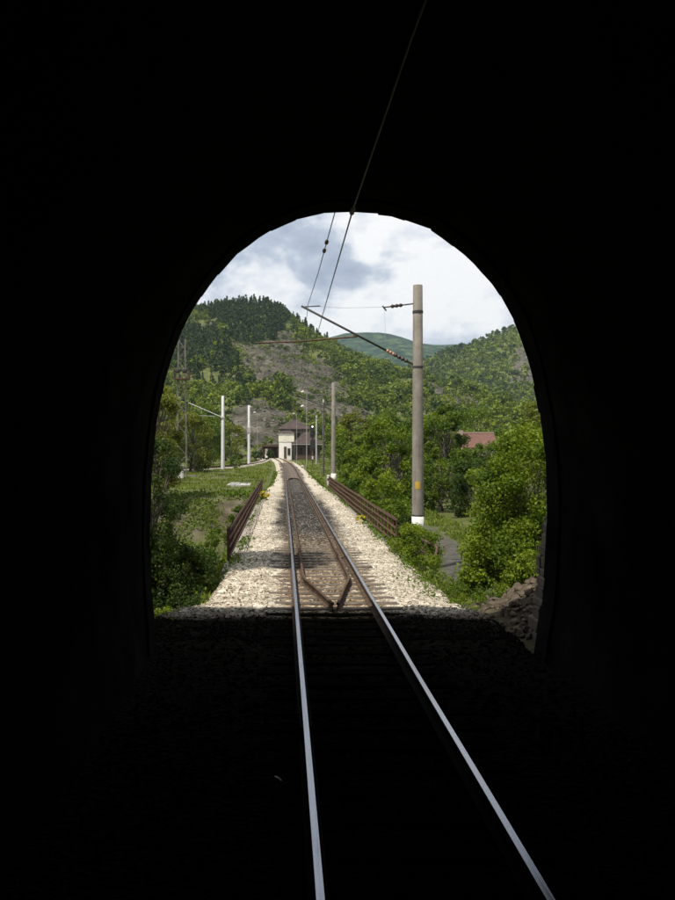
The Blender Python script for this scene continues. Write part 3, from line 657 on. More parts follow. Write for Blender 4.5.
# ------------------------------------------------------------------ overhead line
def insulator(mb, a, b, r=0.07, k=4):
    a, b = Vector(a), Vector(b); pts = []; rs = []
    for i in range(k * 2 + 1):
        pts.append(a.lerp(b, i / (k * 2))); rs.append(r if i % 2 else r * 0.5)
    mb.tube(pts, rs, 10)
def concrete_mast(label, X, Y, h, rb, rt, mname, group, detail=0):
    z = -0.35; r = empty('catenary_mast', (X, Y, z), label, 'mast', group)
    h0 = h - z
    MB().lathe([(rb, -0.4), (rb, 0.0), (rb + (rt - rb) * 0.5, h0 * 0.5), (rt, h0 - 0.02), (rt * 0.92, h0)], n=20 if detail else 12).build('shaft', M[mname], r, smooth=True)
    return r, h0
m1, h1 = concrete_mast('tall round concrete mast with cantilever, nearest beside the right railing', 3.93, 32, 8.88, 0.22, 0.175, 'concrete', 'concrete overhead line masts', 1)
def rel(p): return Vector(p) - Vector(m1.location)
MB().lathe([(0.224, 0.0), (0.2235, 0.78)], n=20).build('white_base', M['white_paint'], m1, smooth=True)
MB().lathe([(0.227, 0.785), (0.227, 0.84)], n=20).build('black_band', M['black_paint'], m1, smooth=True)
MB().add([(0.2175 * math.cos(a) * 1.0, 0.2175 * math.sin(a), z) for z in (1.78, 2.06) for a in [math.radians(d) for d in (235, 248, 261, 274, 287)]], [(i, i + 1, i + 6, i + 5) for i in range(4)]).build('number_plate', M['yellow_paint'], m1)
for zc in (8.2, 6.18, 4.32):
    MB().lathe([(0.196, zc), (0.196, zc + (0.09 if zc > 5 else 0.03))], n=20).build('clamp_band', M['steel_dark'], m1)
A, B = rel((3.72, 32, 6.0)), rel((-0.22, 32, 8.06))
cant = MB().tube([A.lerp(B, 0.22), B + (B - A).normalized() * 0.12], 0.04, 8).build('cantilever_tube', M['steel_dark'], m1, smooth=True)
mb = MB(); mb.tube([A + Vector((0.03, 0, 0)), A.lerp(B, 0.05)], 0.045, 8); mb.build('cantilever_hinge', M['steel_dark'], m1)
mb = MB(); insulator(mb, A.lerp(B, 0.04), A.lerp(B, 0.17), 0.085, 4); mb.build('insulator', M['porcelain_dark'], m1)
mb = MB(); insulator(mb, A.lerp(B, 0.16), A.lerp(B, 0.24), 0.075, 3); mb.build('insulator', M['porcelain'], m1)
MB().tube([B + Vector((-0.1, 0, 0.02)), B + Vector((0.58, 0, 0.06))], 0.022, 6).build('wire_clamp', M['steel_dark'], m1)
MB().tube([rel((1.62, 32, 6.98)) + Vector((0, -.06, 0)), rel((-0.4, 32, 6.82)), rel((-1.95, 32, 6.76))], 0.03, 8).build('steady_arm', M['rust'], m1)
MB().lathe([(0.075, -0.1), (0.075, 0.02)], tuple(rel((1.64, 32, 7.06)))).build('clamp', M['steel_dark'], m1)
a, b = rel((3.76, 32, 8.20)), rel((2.66, 32, 8.06))
MB().tube([a, b], 0.026, 6).build('upper_bracket', M['steel_dark'], m1)
mb = MB(); insulator(mb, a.lerp(b, .35), a.lerp(b, .75), 0.075, 3); mb.build('insulator', M['porcelain_dark'], m1)
MB().tube([b + Vector((-.02, 0, .06)), b + Vector((0.12, 0, -.12))], 0.028, 6).build('bracket_hook', M['steel_dark'], m1)

m2, h2 = concrete_mast('round concrete mast with white base at far end of the right railing', 3.5, 78, 8.7, 0.225, 0.17, 'concrete', 'concrete overhead line masts')
MB().lathe([(0.23, 0.0), (0.229, 0.95)], n=12).build('white_base', M['white_paint'], m2, smooth=True)
r2 = lambda p: Vector(p) - Vector(m2.location)
MB().tube([r2((3.34, 78, 6.3)), r2((0.2, 78, 7.6))], 0.04, 6).build('cantilever_tube', M['steel_dark'], m2)
MB().tube([r2((2.0, 78, 6.85)), r2((-0.3, 78, 6.1))], 0.025, 6).build('steady_arm', M['rust'], m2)
m3, h3 = concrete_mast('thin grey mast behind the signal, second beyond the bridge', 4.45, 118, 9.4, 0.16, 0.11, 'far_grey', 'concrete overhead line masts')
r3 = lambda p: Vector(p) - Vector(m3.location)
MB().tube([r3((4.35, 118, 6.6)), r3((0.4, 118, 7.6))], 0.035, 6).build('cantilever_tube', M['steel_dark'], m3)
MB().box(-0.3, 0.35, -0.08, 0.08, 8.0, 8.2).build('crossarm', M['steel_dark'], m3)
m4, h4 = concrete_mast('faint grey mast to the right of the station roofs', 5.3, 165, 8.9, 0.17, 0.12, 'far_grey', 'concrete overhead line masts')
MB().tube([(-0.1, 0, 7.0), (-4.5, 0, 7.8)], 0.035, 6).build('cantilever_tube', M['steel_dark'], m4)
# pale masts by the siding
pm, ph_ = concrete_mast('taller pale mast left of the line with arm reaching left', -9.87, 129, 10.5, 0.27, 0.2, 'concrete_pale', 'pale masts beside the siding')
MB().tube([(0, 0, ph_ - 3.2), (-5.1, 0, ph_ - 1.0)], 0.06, 6).build('cantilever_tube', M['concrete_pale'], pm)
MB().tube([(-1.2, 0, ph_ - 3.0), (-3.6, 0, ph_ - 2.9)], 0.045, 6).build('steady_arm', M['far_grey'], pm)
MB().box(-0.3, 0.3, -0.31, 0.31, ph_ - 3.3, ph_ - 3.1).build('clamp_band', M['far_grey'], pm)
pm2, ph2 = concrete_mast('shorter pale mast left of the line, bare without arm', -7.3, 162, 10.7, 0.27, 0.2, 'concrete_pale', 'pale masts beside the siding')
MB().box(-0.33, 0.3, -0.31, 0.31, 6.0, 6.9).build('switch_box', M['far_grey'], pm2)

def wire(name, label, pts, r, m='wire', extra=None):
    root = empty(name, pts[0], label, 'wire')
    o = Vector(pts[0]); MB().tube([Vector(p) - o for p in pts], [r if p[1] < 33 else min(r, 0.007) for p in pts], 6).build('strand', M[m], root)
    return root, o
crown_pt = (0.088, 13.7, 6.655)
w, o = wire('contact_wire', 'thick overhead wire running from the tunnel roof out to the mast arm', [(0.05, -6, 5.45), (0.04, 1, 5.85), (0.039, 7.1, 6.27), crown_pt, (0.24, 22, 7.13), (0.43, 32, 7.72), (0.2, 55, 6.6), (-0.2, 78, 6.15), (0.0, 118, 6.2), (-1.0, 200, 6.2)], 0.0135)
mb = MB(); insulator(mb, Vector((0.085, 13.45, 6.64)) - o, Vector((0.09, 13.95, 6.67)) - o, 0.042, 2); mb.build('insulator', M['porcelain_dark'], w)
w, o = wire('messenger_wire', 'thin overhead wire with two insulators hanging from portal top to arm tip', [(-0.09, 13.95, 7.0), (-0.09, 22.5, 7.45), (-0.09, 32, 8.15), (0.1, 55, 7.0), (0.2, 78, 7.6), (0.3, 98, 7.1), (0.4, 118, 7.6), (-1.0, 200, 7.3)], 0.010)
for f0 in (0.30, 0.42):
    c = Vector((-0.09, 13.95, 7.0)).lerp(Vector((-0.09, 22.5, 7.45)), f0 / 0.47 * 0.47 * 1.0 + 0.2); d = Vector((0, 8.55, .45)).normalized()
    mb = MB(); insulator(mb, c - o - d * 0.16, c - o + d * 0.16, 0.042, 2); mb.build('insulator', M['porcelain_dark'], w)
wire('span_wire', 'fine horizontal wire between upper mast bracket and arm tip', [(2.66, 32, 8.08), (1.2, 32.0, 8.04), (0.3, 32, 8.1)], 0.006, 'far_grey')
wire('drop_wire', 'fine wire hanging from the upper mast bracket', [(2.72, 32.05, 8.05), (2.76, 32.05, 6.72)], 0.004, 'far_grey')

# ------------------------------------------------------------------ signal, lamps, posts
def g(X, Y): return float(ground(X, Y))
sg = empty('railway_signal', (3.72, 140, g(3.72, 140) - .05), 'black two headed railway signal on a post right of the line', 'signal')
MB().tube([(0, 0, 0), (0, 0, 7.0)], 0.09, 8).build('post', M['rust'], sg)
def shield(mb, cx, z0, z1, w):
    pts = [(-w, z0), (w, z0), (w, z1 - w)] + [(w * math.cos(t), z1 - w + w * math.sin(t)) for t in np.linspace(0.3, 2.84, 7)] + [(-w, z1 - w)]
    n = len(pts); mb.add([(cx + x, -0.2, z) for x, z in pts] + [(cx + x, -0.02, z) for x, z in pts], [tuple(range(n)), tuple(range(2 * n - 1, n - 1, -1))] + [(i, n + i, n + (i + 1) % n, (i + 1) % n) for i in range(n)])
mb = MB(); shield(mb, -0.05, 4.9, 7.1, 0.36); hd = mb.build('signal_head', M['black_paint'], sg)
MB().lathe([(0.12, -0.26), (0.12, -0.205)], (-0.02, 0, 6.72), axis='y').build('lens', M['signal_lens'], hd)
for z in (6.1, 5.5): MB().lathe([(0.13, -0.34), (0.15, -0.205)], (-0.05, 0, z), axis='y').build('hood', M['black_paint'], hd)
mb = MB(); shield(mb, 0.05, 3.2, 4.75, 0.42); mb.build('lower_head', M['black_paint'], sg)
MB().box(-0.1, 0.1, -0.28, 0.1, 1.5, 2.0).build('number_box', M['white_paint'], sg)

def lamp(label, X, Y, h, arm, r=0.05):
    L = empty('lamp_post', (X, Y, g(X, Y) - .05), label, 'street lamp', 'station yard lamp posts')
    MB().tube([(0, 0, 0), (0, 0, h - .3), (arm * .25, 0, h - .05), (arm, 0, h)], [r, r * .7, r * .6, r * .5], 6).build('pole', M['far_grey'], L)
    MB().tube([(arm * .7, 0, h + .02), (arm * 1.0, 0, h + .06), (arm * 1.6, 0, h - .05)], [0.08, 0.24, 0.1], 8).build('lamp_head', M['white_paint'], L)
lamp('tall lamp post with white head above the station roof', 3.6, 170, 14.1, -0.7, 0.08)
lamp('lamp post with wide white head just left of the taller lamp', 3.05, 150, 10.4, -0.65, 0.07)
lamp('thin lamp post standing in front of the cream station wall', 1.9, 185, 10.6, -0.5)
lamp('far lamp post left of the line below the scree', -7.6, 225, 12.3, -0.6)
lamp('lamp post between the two pale masts', -9.4, 205, 12.9, 0.6)
wp = empty('wooden_pole', (4.15, 112, g(4.15, 112) - .05), 'brown wooden pole next to the thin grey mast', 'pole')
MB().tube([(0, 0, 0), (0.03, 0, 9.4)], [0.14, 0.09], 8).build('shaft', M['bark'], wp)
MB().tube([(-0.4, 0, 8.8), (0.45, 0, 8.8)], 0.05, 6).build('crossarm', M['bark'], wp)
for x in (-.3, .35): MB().lathe([(0.05, 8.85), (0.07, 8.95), (0.04, 9.05)], (x, 0, 0)).build('insulator', M['porcelain_dark'], wp)
def marker(label, X, Y, h, w):
    o = empty('marker_post', (X, Y, g(X, Y) - .03), label, 'marker', 'white marker posts beside the line')
    MB().chbox(-w, w, -w * .7, w * .7, 0, h, 0.03).build('post', M['white_paint'], o); MB().box(-w * .8, w * .8, -w * .75, -w * .705, h * .55, h * .75).build('plate', M['black_paint'], o)
marker('white marker post beside the second concrete mast', 3.25, 82, 1.15, 0.14)
marker('small white marker post below the signal', 1.9, 132, 0.75, 0.2)

M['lattice_steel'] = simple('lattice_steel', (0.10, 0.085, 0.07), (0.24, 0.22, 0.19), 3, 0.8, 0.1)
# lattice floodlight mast
lm = empty('lattice_mast', (-12.8, 102, g(-12.8, 102) - .05), 'slender steel lattice mast with a red platform left of the line', 'mast')
H = 16.0; w = 0.5
for sx in (-1, 1):
    for sy in (-1, 1): MB().tube([(sx * w * 1.15, sy * w * 1.15, 0), (sx * w * .78, sy * w * .78, H)], 0.04, 5).build('leg', M['lattice_steel'], lm)
nb = 13
for i in range(nb):
    z0, z1 = H * i / nb, H * (i + 1) / nb; wa = w * (1.15 - .37 * i / nb); wb = w * (1.15 - .37 * (i + 1) / nb); s = 1 if i % 2 else -1
    mb = MB()
    for sy in (-1, 1):
        mb.tube([(-s * wa, sy * wa, z0), (s * wb, sy * wb, z1)], 0.02, 4); mb.tube([(sy * wa, -s * wa, z0), (sy * wb, s * wb, z1)], 0.02, 4)
    mb.build('lattice_bracing', M['lattice_steel'], lm)
MB().box(-0.85, 0.85, -0.85, 0.85, 11.3, 11.42).build('platform', M['rust_red'], lm)
for sx in (-.85, .85): MB().box(sx - .05, sx + .05, -.85, .85, 11.42, 12.4).build('platform_rail', M['rust_red'], lm)
for sx in (-.4, .4): MB().lathe([(0.16, -0.3), (0.3, 0.0)], (sx, -.8, 12.3), axis='y').build('floodlight', M['steel_dark'], lm)

# ------------------------------------------------------------------ buildings
def hip_roof(mb, x0, x1, y0, y1, z0, z1, inset, th=0.18):
    ym = (y0 + y1) / 2
    v = [(x0, y0, z0), (x1, y0, z0), (x1, y1, z0), (x0, y1, z0), (x0 + inset, ym, z1), (x1 - inset, ym, z1)]
    v2 = [(a, b, c + th) for a, b, c in v]
    mb.add(v + v2, [(0, 3, 2, 1), (6, 7, 11, 10), (7, 8, 11), (8, 9, 10, 11), (9, 6, 10), (0, 1, 7, 6), (1, 2, 8, 7), (2, 3, 9, 8), (3, 0, 6, 9)])
def window(parent, x, y, z, w, h, face=-1):
    f = MB(); t = 0.08
    f.box(x - w / 2 - t, x - w / 2, y - .08, y + .02, z, z + h).box(x + w / 2, x + w / 2 + t, y - .08, y + .02, z, z + h).box(x - w / 2 - t, x + w / 2 + t, y - .08, y + .02, z + h, z + h + t).box(x - w / 2 - t, x + w / 2 + t, y - .1, y + .02, z - t, z).box(x - .03, x + .03, y - .06, y + .01, z, z + h)
    f = f.build('window', M['brown_wood'], parent); MB().box(x - w / 2, x + w / 2, y - .03, y - .015, z, z + h).build('pane', M['window_dark'], f)
gz = g(2, 240)
M['plaster_old'] = simple('plaster_old', (0.16, 0.14, 0.105), (0.26, 0.23, 0.17), 0.8, 0.9, 0.1)
st = empty('station_building', (2.2, 240, gz), 'cream station building with brown hipped roof at the end of the line', 'building')
MB().box(-4.0, 4.0, 0, 9, -0.3, 8.3).build('wall', M['plaster_old'], st)
mb = MB(); hip_roof(mb, -4.7, 4.7, -1.0, 10, 8.3, 11.0, 3.9); rf = mb.build('roof', M['roof_brown'], st)
MB().box(-0.4, 0.4, 4.2, 5.0, 10.3, 12.3).build('chimney', M['roof_brown'], rf)
for x in (0.9, 2.8): window(st, x, 0, 5.6, 1.1, 1.7)
for x in (-2.2, 2.6): window(st, x, 0, 1.0, 1.2, 2.3)
MB().box(-4.3, -0.9, -3.6, -0.012, 0, 4.9).build('front_wing', M['plaster_white'], st)
MB().box(-2.95, -2.25, -3.66, -3.603, 0, 3.6).build('door', M['brown_wood'], st)
window(st, -1.6, -3.6, 1.4, 0.6, 1.7)
MB().box(-4.4, -0.2, -3.7, -0.01, 4.91, 7.3).build('porch', M['cream'], st)
mb = MB(); mb.add([(-4.7, -4.0, 7.303), (0.1, -4.0, 7.303), (0.1, -0.02, 7.303), (-4.7, -0.02, 7.303), (-3.0, -0.02, 8.28), (-1.6, -0.02, 8.28)], [(0, 3, 2, 1), (0, 1, 5, 4), (0, 4, 3), (1, 2, 5), (2, 3, 4, 5)]); mb.build('wing_roof', M['roof_brown'], st)
MB().box(-3.1, -2.5, -3.74, -3.703, 5.4, 6.6).build('shutter', M['cream'], st)
an = empty('station_annex', (5.2, 226, g(5.2, 226)), 'low station annex with brown hipped roof in front of cream building', 'building')
MB().box(-3.0, 3.3, 0, 6, -0.3, 4.1).build('wall', M['brown_wood'], an)
mb = MB(); hip_roof(mb, -4.0, 4.2, -1.0, 7, 4.1, 7.1, 3.4); mb.build('roof', M['roof_brown'], an)
MB().box(-4.0, 4.2, -1.03, -1.005, 3.98, 4.14).build('fascia', M['far_grey'], an)
for x in (-1.7, 0.2, 2.1): window(an, x, 0, 1.5, 1.0, 1.6)
cp = empty('platform_canopy', (-4.4, 244, g(-4.4, 244)), 'dark open platform canopy left of the cream station', 'canopy')
MB().box(-2.6, 2.2, 0, 6, 3.6, 4.1).build('roof', M['brown_wood'], cp)
for x in (-2.4, 0, 2.0):
    for y in (0.3, 5.7): MB().tube([(x, y, 0), (x, y, 3.598)], 0.14, 6).build('post', M['brown_wood'], cp)
MB().box(-2.6, 2.2, 5.3, 5.45, 0, 3.59).build('back_wall', M['brown_wood'], cp)
MB().box(-1.6, -0.9, 0.8, 1.2, 0, 3.0).build('white_panel', M['plaster_white'], cp)
ho = empty('farmhouse', (28.3, 130, g(28.3, 130)), 'low house with red tiled roof half hidden behind green trees', 'house')
MB().box(-2.4, 2.4, 0, 6, -0.4, 3.3).build('wall', M['cream'], ho)
mb = MB()
mb.add([(-2.7, -0.6, 3.2), (2.7, -0.6, 3.2), (2.7, 3, 5.4), (-2.7, 3, 5.4), (-2.7, 6.6, 3.2), (2.7, 6.6, 3.2), (-2.7, -0.6, 3.35), (2.7, -0.6, 3.35), (2.7, 3, 5.55), (-2.7, 3, 5.55), (-2.7, 6.6, 3.35), (2.7, 6.6, 3.35)],
       [(0, 3, 2, 1), (3, 4, 5, 2), (6, 7, 8, 9), (9, 8, 11, 10), (0, 1, 7, 6), (4, 10, 11, 5), (0, 6, 9, 3), (3, 9, 10, 4), (1, 2, 8, 7), (2, 5, 11, 8)])
rf = mb.build('roof', M['roof_red'], ho)
MB().box(-2.75, 2.75, 2.82, 3.18, 5.50, 5.68).build('ridge_tiles', M['roof_ridge'], rf)
MB().box(-2.6, -2.1, 2.2, 2.8, 5.0, 5.95).build('chimney', M['roof_ridge'], rf)
for x in (-1.2, 1.0): window(ho, x, 0, 1.2, 1.0, 1.3)
wh = empty('white_cabinet', (*at(178, 470, 92)[:2], g(at(178, 470, 92)[0], 92)), 'small white trackside cabinet beside the lattice mast', 'cabinet')
MB().chbox(-.55, .55, -.3, .3, 0, 1.5, .05).build('body', M['white_paint'], wh); MB().box(-.62, .62, -.38, .38, 1.503, 1.58).build('lid', M['far_grey'], wh); MB().box(-.03, .5, -.315, -.302, .15, 1.35).build('door', M['concrete_pale'], wh)
sb = empty('concrete_slab', (-4.8, 76, g(-4.8, 76)), 'flat pale concrete slab lying in grass left of the bridge end', 'slab')
MB().chbox(-1.0, 1.0, -1.6, 1.6, -0.1, 0.22, 0.04).build('slab', M['far_grey'], sb, smooth=False); MB().chbox(-.7, .1, -1.5, -.2, 0.223, 0.34, .03).build('upper_slab', M['far_grey'], sb)

# siding
sd = empty('siding_track', (0, 0, 0), 'overgrown siding track on pale ballast left of main line', kind='structure')
sp_ = [(-14.5, 121), (-11.6, 131), (-9.0, 146), (-7.3, 163), (-5.9, 190), (-5.6, 225), (-7.5, 262)]
def spx(y): return float(np.interp(y, [p[1] for p in sp_], [p[0] for p in sp_]))
ysd = list(np.arange(121, 262, 6.0))
mb = sweep([(-1.7, -0.75), (1.7, -0.75), (1.25, -0.2), (-1.25, -0.2)], [(spx(y), y, 0) for y in ysd]); mb.build('siding_bed', M['ballast'], sd)
for s in (-.754, .754): sweep(RP, [(spx(y) + s, y, 0) for y in ysd], RM).build('rail', [M['rail_web'], M['rail_web']], sd)

# ------------------------------------------------------------------ rock pile by the portal
rp = empty('rock_pile', (4.2, 17.5, g(4.2, 17.5)), 'heap of brown boulders at the right foot of the tunnel mouth', 'rocks')
def boulder(r, seed):
    rg = np.random.default_rng(seed); mb = MB(); pts = []
    rows = 5; cols = 8
    for i in range(rows + 1):
        for j in range(cols):
            a = math.pi * i / rows; t = 2 * math.pi * j / cols; pts.append((math.sin(a) * math.cos(t), math.sin(a) * math.sin(t), math.cos(a)))
    pts = np.array(pts); P = pts.copy()
    for _ in range(9):
        d = rg.normal(size=3); d /= np.linalg.norm(d); c = rg.uniform(0.45, 0.85); pr = P @ d; P = P - np.outer(np.maximum(pr - c, 0), d)
    P = P * rg.uniform(0.7, 1.25, 3) * r
    return P, [(i * cols + j, (i + 1) * cols + j, (i + 1) * cols + (j + 1) % cols, i * cols + (j + 1) % cols) for i in range(rows) for j in range(cols)]
rg = random.Random(21)
for k in range(280):
    x = rg.uniform(2.95, 4.9); yy = rg.uniform(15.0, 19.6)
    if k > 160: x = rg.uniform(2.95, 4.3); yy = rg.uniform(14.5, 17.8)
    if k < 14: x = rg.uniform(3.2, 4.2); yy = rg.uniform(15.3, 17.6)
    r = rg.uniform(0.035, 0.11) if k > 13 else rg.uniform(0.08, 0.15)
    P, fs = boulder(r, k); mb = MB(); mb.add(P, fs)
    mb.build('stone', M['rock'] if k % 5 else M['stone'], rp, (x - 4.2, yy - 17.5, g(x, yy) - g(4.2, 17.5) + r * 0.25))
# short wing wall on the right outside the mouth
ww = empty('wing_wall', (3.40, 15.2, -0.6), 'leaning brown stone wing wall beside the right side of the tunnel mouth', 'wall')
rg = random.Random(3); z = -0.5
while z < 2.3:
    hh = rg.uniform(0.13, 0.24); y0 = -1.08; ymax = -0.05 + rg.uniform(-.08, .08)
    while y0 < ymax - 0.1:
        L = rg.uniform(0.35, 0.6); lean = 0.11 * z
        MB().chbox(-0.14 + lean - rg.uniform(0, .05), 0.25 + lean, y0, min(y0 + L, ymax) - 0.012, z, z + hh - 0.012, 0.035).build('stone_block', M['stone'] if rg.random() < .6 else M['rock'], ww); y0 += L
    z += hh

# ------------------------------------------------------------------ trees and shrubs
G_R = 'trees to the right of the line'; G_L = 'trees to the left of the line'; G_S = 'shrubs beside the right railing'
T = tree
T('hazel_bush', 'big glossy green bush rising beside the right tunnel wall', 'bush', 5.7, 23.2, 5.2, 1.85, 'leaf_hazel', 15000, 0.145, base=0.02, nclump=60, stems=6, trunk=0.04, spread=0.27)
T('hazel_bush', 'lower green bush beside the dirt path, left of the biggest bush', 'bush', 4.95, 23.6, 3.4, 1.15, 'leaf_hazel', 8000, 0.135, base=0.02, nclump=36, stems=4, trunk=0.03, spread=0.3)
T('hazel_bush', 'green bush pressed against the right wall behind the boulders', 'bush', 5.35, 21.4, 3.0, 1.1, 'leaf_hazel', 4600, 0.13, base=0.02, nclump=26, stems=4, trunk=0.03)
T('round_tree', 'broad dark green tree right behind the nearest concrete mast', 'tree', 12.9, 75, 8.3, 2.1, 'leaf_mid', 6500, 0.32, G_R, base=0.1, nclump=42, spread=0.3)
T('round_tree', 'bushy green tree just left of the nearest concrete mast', 'tree', 6.2, 60, 6.6, 2.0, 'leaf_hazel', 5200, 0.27, G_R, base=0.05, nclump=34, spread=0.3)
T('round_tree', 'low leafy tree behind the far end of the right railing', 'tree', 4.9, 68, 4.6, 1.6, 'leaf_hazel', 4000, 0.26, G_R, base=0.05, nclump=26)
T('round_tree', 'tree between the second concrete mast and the bushy tree', 'tree', 6.6, 82, 5.6, 2.0, 'leaf_mid', 3600, 0.32, G_R, base=0.08, nclump=24)
T('round_tree', 'taller tree showing above the bushy trees left of nearest mast', 'tree', 12.2, 108, 9.2, 2.9, 'leaf_mid', 4000, 0.42, G_R, base=0.1, nclump=28)
T('round_tree', 'rounded tree beyond the second mast, in front of the scree', 'tree', 9.6, 128, 8.6, 2.8, 'leaf_olive', 3600, 0.45, G_R, base=0.1, nclump=26)
T('round_tree', 'tall tree in the gap right of the nearest mast, behind broad tree', 'tree', 16.6, 104, 8.2, 2.4, 'leaf_hazel', 3800, 0.42, G_R, base=0.1, nclump=26)
T('thin_tree', 'pale slender tree with bare trunk above the red roof', 'tree', 30.6, 112, 9.9, 2.2, 'leaf_olive', 1700, 0.4, G_R, base=0.35, nclump=18)
T('thin_tree', 'pale feathery tree rising over the biggest bush by the right wall', 'tree', 24.6, 88, 8.6, 2.0, 'leaf_olive', 1700, 0.36, G_R, base=0.3, nclump=18)
T('round_tree', 'green tree behind the red roofed house', 'tree', 34.5, 158, 10.5, 4.0, 'leaf_mid', 3600, 0.55, G_R, base=0.08, nclump=26)
T('round_tree', 'green tree left of the red roofed house', 'tree', 23.0, 140, 8.0, 3.4, 'leaf_mid', 3600, 0.5, G_R, base=0.05, nclump=26)
T('round_tree', 'dark tree low behind the dirt path', 'tree', 11.4, 55, 4.1, 1.9, 'leaf_dark', 3800, 0.24, G_R, base=0.03, nclump=26)
T('round_tree', 'small tree above the grass patch right of nearest mast', 'tree', 9.9, 60, 4.6, 1.7, 'leaf_mid', 3600, 0.25, G_R, base=0.03, nclump=24)
T('round_tree', 'bushy tree beside the wooden pole right of the signal', 'tree', 7.6, 118, 6.2, 2.2, 'leaf_hazel', 2800, 0.4, G_R, base=0.03, nclump=22)
T('round_tree', 'far green tree right of the station annex', 'tree', 11.6, 190, 6.2, 3.3, 'leaf_hazel', 2600, 0.55, G_R, base=0.03, nclump=22)
T('round_tree', 'far tree half hidden behind the second concrete mast', 'tree', 13.6, 168, 7.6, 3.2, 'leaf_mid', 2600, 0.5, G_R, base=0.03, nclump=22)
T('round_tree', 'low bush hiding the wall of the red roofed house', 'bush', 27.6, 122, 4.1, 3.0, 'leaf_mid', 3000, 0.45, G_R, base=0.03, nclump=24)
T('round_tree', 'leafy tree filling the gap behind the tall shrub on the right', 'tree', 8.4, 72, 6.4, 2.3, 'leaf_mid', 3600, 0.3, G_R, base=0.05, nclump=28)
T('round_tree', 'tree right behind the low dark tree at the path', 'tree', 14.6, 84, 5.4, 2.5, 'leaf_mid', 3600, 0.34, G_R, base=0.03, nclump=28)
T('round_tree', 'tree beyond the path below the red roof', 'tree', 16.2, 62, 4.4, 2.2, 'leaf_mid', 3600, 0.28, G_R, base=0.03, nclump=26)
T('shrub', 'leafy shrub overgrowing the near end of the right railing', 'bush', 3.1, 27.6, 1.35, 0.7, 'leaf_hazel', 3000, 0.10, G_S, base=0.03, nclump=22, stems=3, trunk=0.02)
T('shrub', 'shrub at the foot of the nearest concrete mast', 'bush', 3.3, 29.6, 1.25, 0.6, 'leaf_mid', 2400, 0.10, G_S, base=0.03, nclump=20, stems=3, trunk=0.02)
T('shrub', 'shrub around the bent pipe handrail', 'bush', 3.0, 25.7, 1.25, 0.7, 'leaf_hazel', 3000, 0.09, G_S, base=0.03, nclump=20, stems=3, trunk=0.02)
T('shrub', 'low spreading shrub at the edge of the ballast by the bent handrail', 'bush', 2.95, 24.2, 0.55, 0.55, 'leaf_hazel', 1300, 0.08, G_S, base=0.03, nclump=16, stems=3, trunk=0.015)
T('shrub', 'shrub outside the middle of the right railing', 'bush', 3.7, 38, 2.0, 1.0, 'leaf_hazel', 2600, 0.14, G_S, base=0.03, nclump=22, stems=3, trunk=0.02)
T('shrub', 'tall shrub outside the right railing, behind its middle', 'bush', 4.3, 44.5, 3.3, 1.3, 'leaf_hazel', 3400, 0.17, G_S, base=0.03, nclump=26, stems=3, trunk=0.03)
T('shrub', 'shrub outside the right railing towards its far end', 'bush', 3.9, 53, 2.6, 1.1, 'leaf_mid', 2600, 0.19, G_S, base=0.03, nclump=22, stems=3, trunk=0.03)
T('shrub', 'dark shrub behind the mast foot beside the path', 'bush', 4.3, 37.5, 1.7, 0.8, 'leaf_dark', 2600, 0.14, G_S, base=0.03, nclump=20, stems=3, trunk=0.02)
T('shrub', 'small weed tuft at the right ballast edge before the railing', 'bush', 2.32, 26.2, 0.3, 0.3, 'leaf_hazel', 300, 0.07, 'weeds on the ballast', base=0.03, nclump=8, trunk=0.01, z=-0.35)
T('shrub', 'low green weeds between ballast and boulders on the right', 'bush', 2.75, 18.2, 0.4, 0.55, 'leaf_hazel', 700, 0.07, 'weeds on the ballast', base=0.03, nclump=14, trunk=0.01, z=-0.5)
T('shrub', 'green weeds hugging the wing wall above the rubble', 'bush', 4.5, 17.9, 0.6, 0.6, 'leaf_hazel', 900, 0.075, 'weeds on the ballast', base=0.02, nclump=14, trunk=0.01)
T('shrub', 'dry weeds on top of the boulder heap', 'bush', 4.1, 19.2, 0.5, 0.6, 'leaf_mid', 700, 0.075, 'weeds on the ballast', base=0.02, nclump=14, trunk=0.01)
T('shrub', 'weed clump at the shadow edge below the boulders', 'bush', 3.1, 19.6, 0.5, 0.55, 'leaf_mid', 800, 0.075, 'weeds on the ballast', base=0.03, nclump=14, trunk=0.01)

# left side
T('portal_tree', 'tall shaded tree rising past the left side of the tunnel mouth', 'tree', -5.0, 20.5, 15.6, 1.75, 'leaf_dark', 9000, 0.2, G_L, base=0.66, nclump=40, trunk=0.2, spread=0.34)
T('portal_tree', 'dark bushy tree added out of view by the left tunnel front for shade', 'tree', -6.9, 18.8, 11.5, 1.7, 'leaf_dark', 7000, 0.2, G_L, base=0.45, nclump=40, trunk=0.2, spread=0.34)  # added unseen so that its crown shades the left shoulder
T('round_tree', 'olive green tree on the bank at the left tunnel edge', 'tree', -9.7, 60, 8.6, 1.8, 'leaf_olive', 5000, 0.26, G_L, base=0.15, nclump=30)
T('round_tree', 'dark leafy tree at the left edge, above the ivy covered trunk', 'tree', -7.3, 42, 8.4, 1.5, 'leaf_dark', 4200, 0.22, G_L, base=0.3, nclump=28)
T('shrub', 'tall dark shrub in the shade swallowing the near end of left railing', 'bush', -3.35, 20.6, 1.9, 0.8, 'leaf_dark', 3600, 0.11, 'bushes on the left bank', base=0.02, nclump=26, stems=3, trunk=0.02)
T('shrub', 'low dark shrub left of the track bed at the shadow edge', 'bush', -3.2, 18.6, 0.9, 0.55, 'leaf_dark', 2000, 0.09, 'bushes on the left bank', base=0.02, nclump=20, stems=3, trunk=0.02)
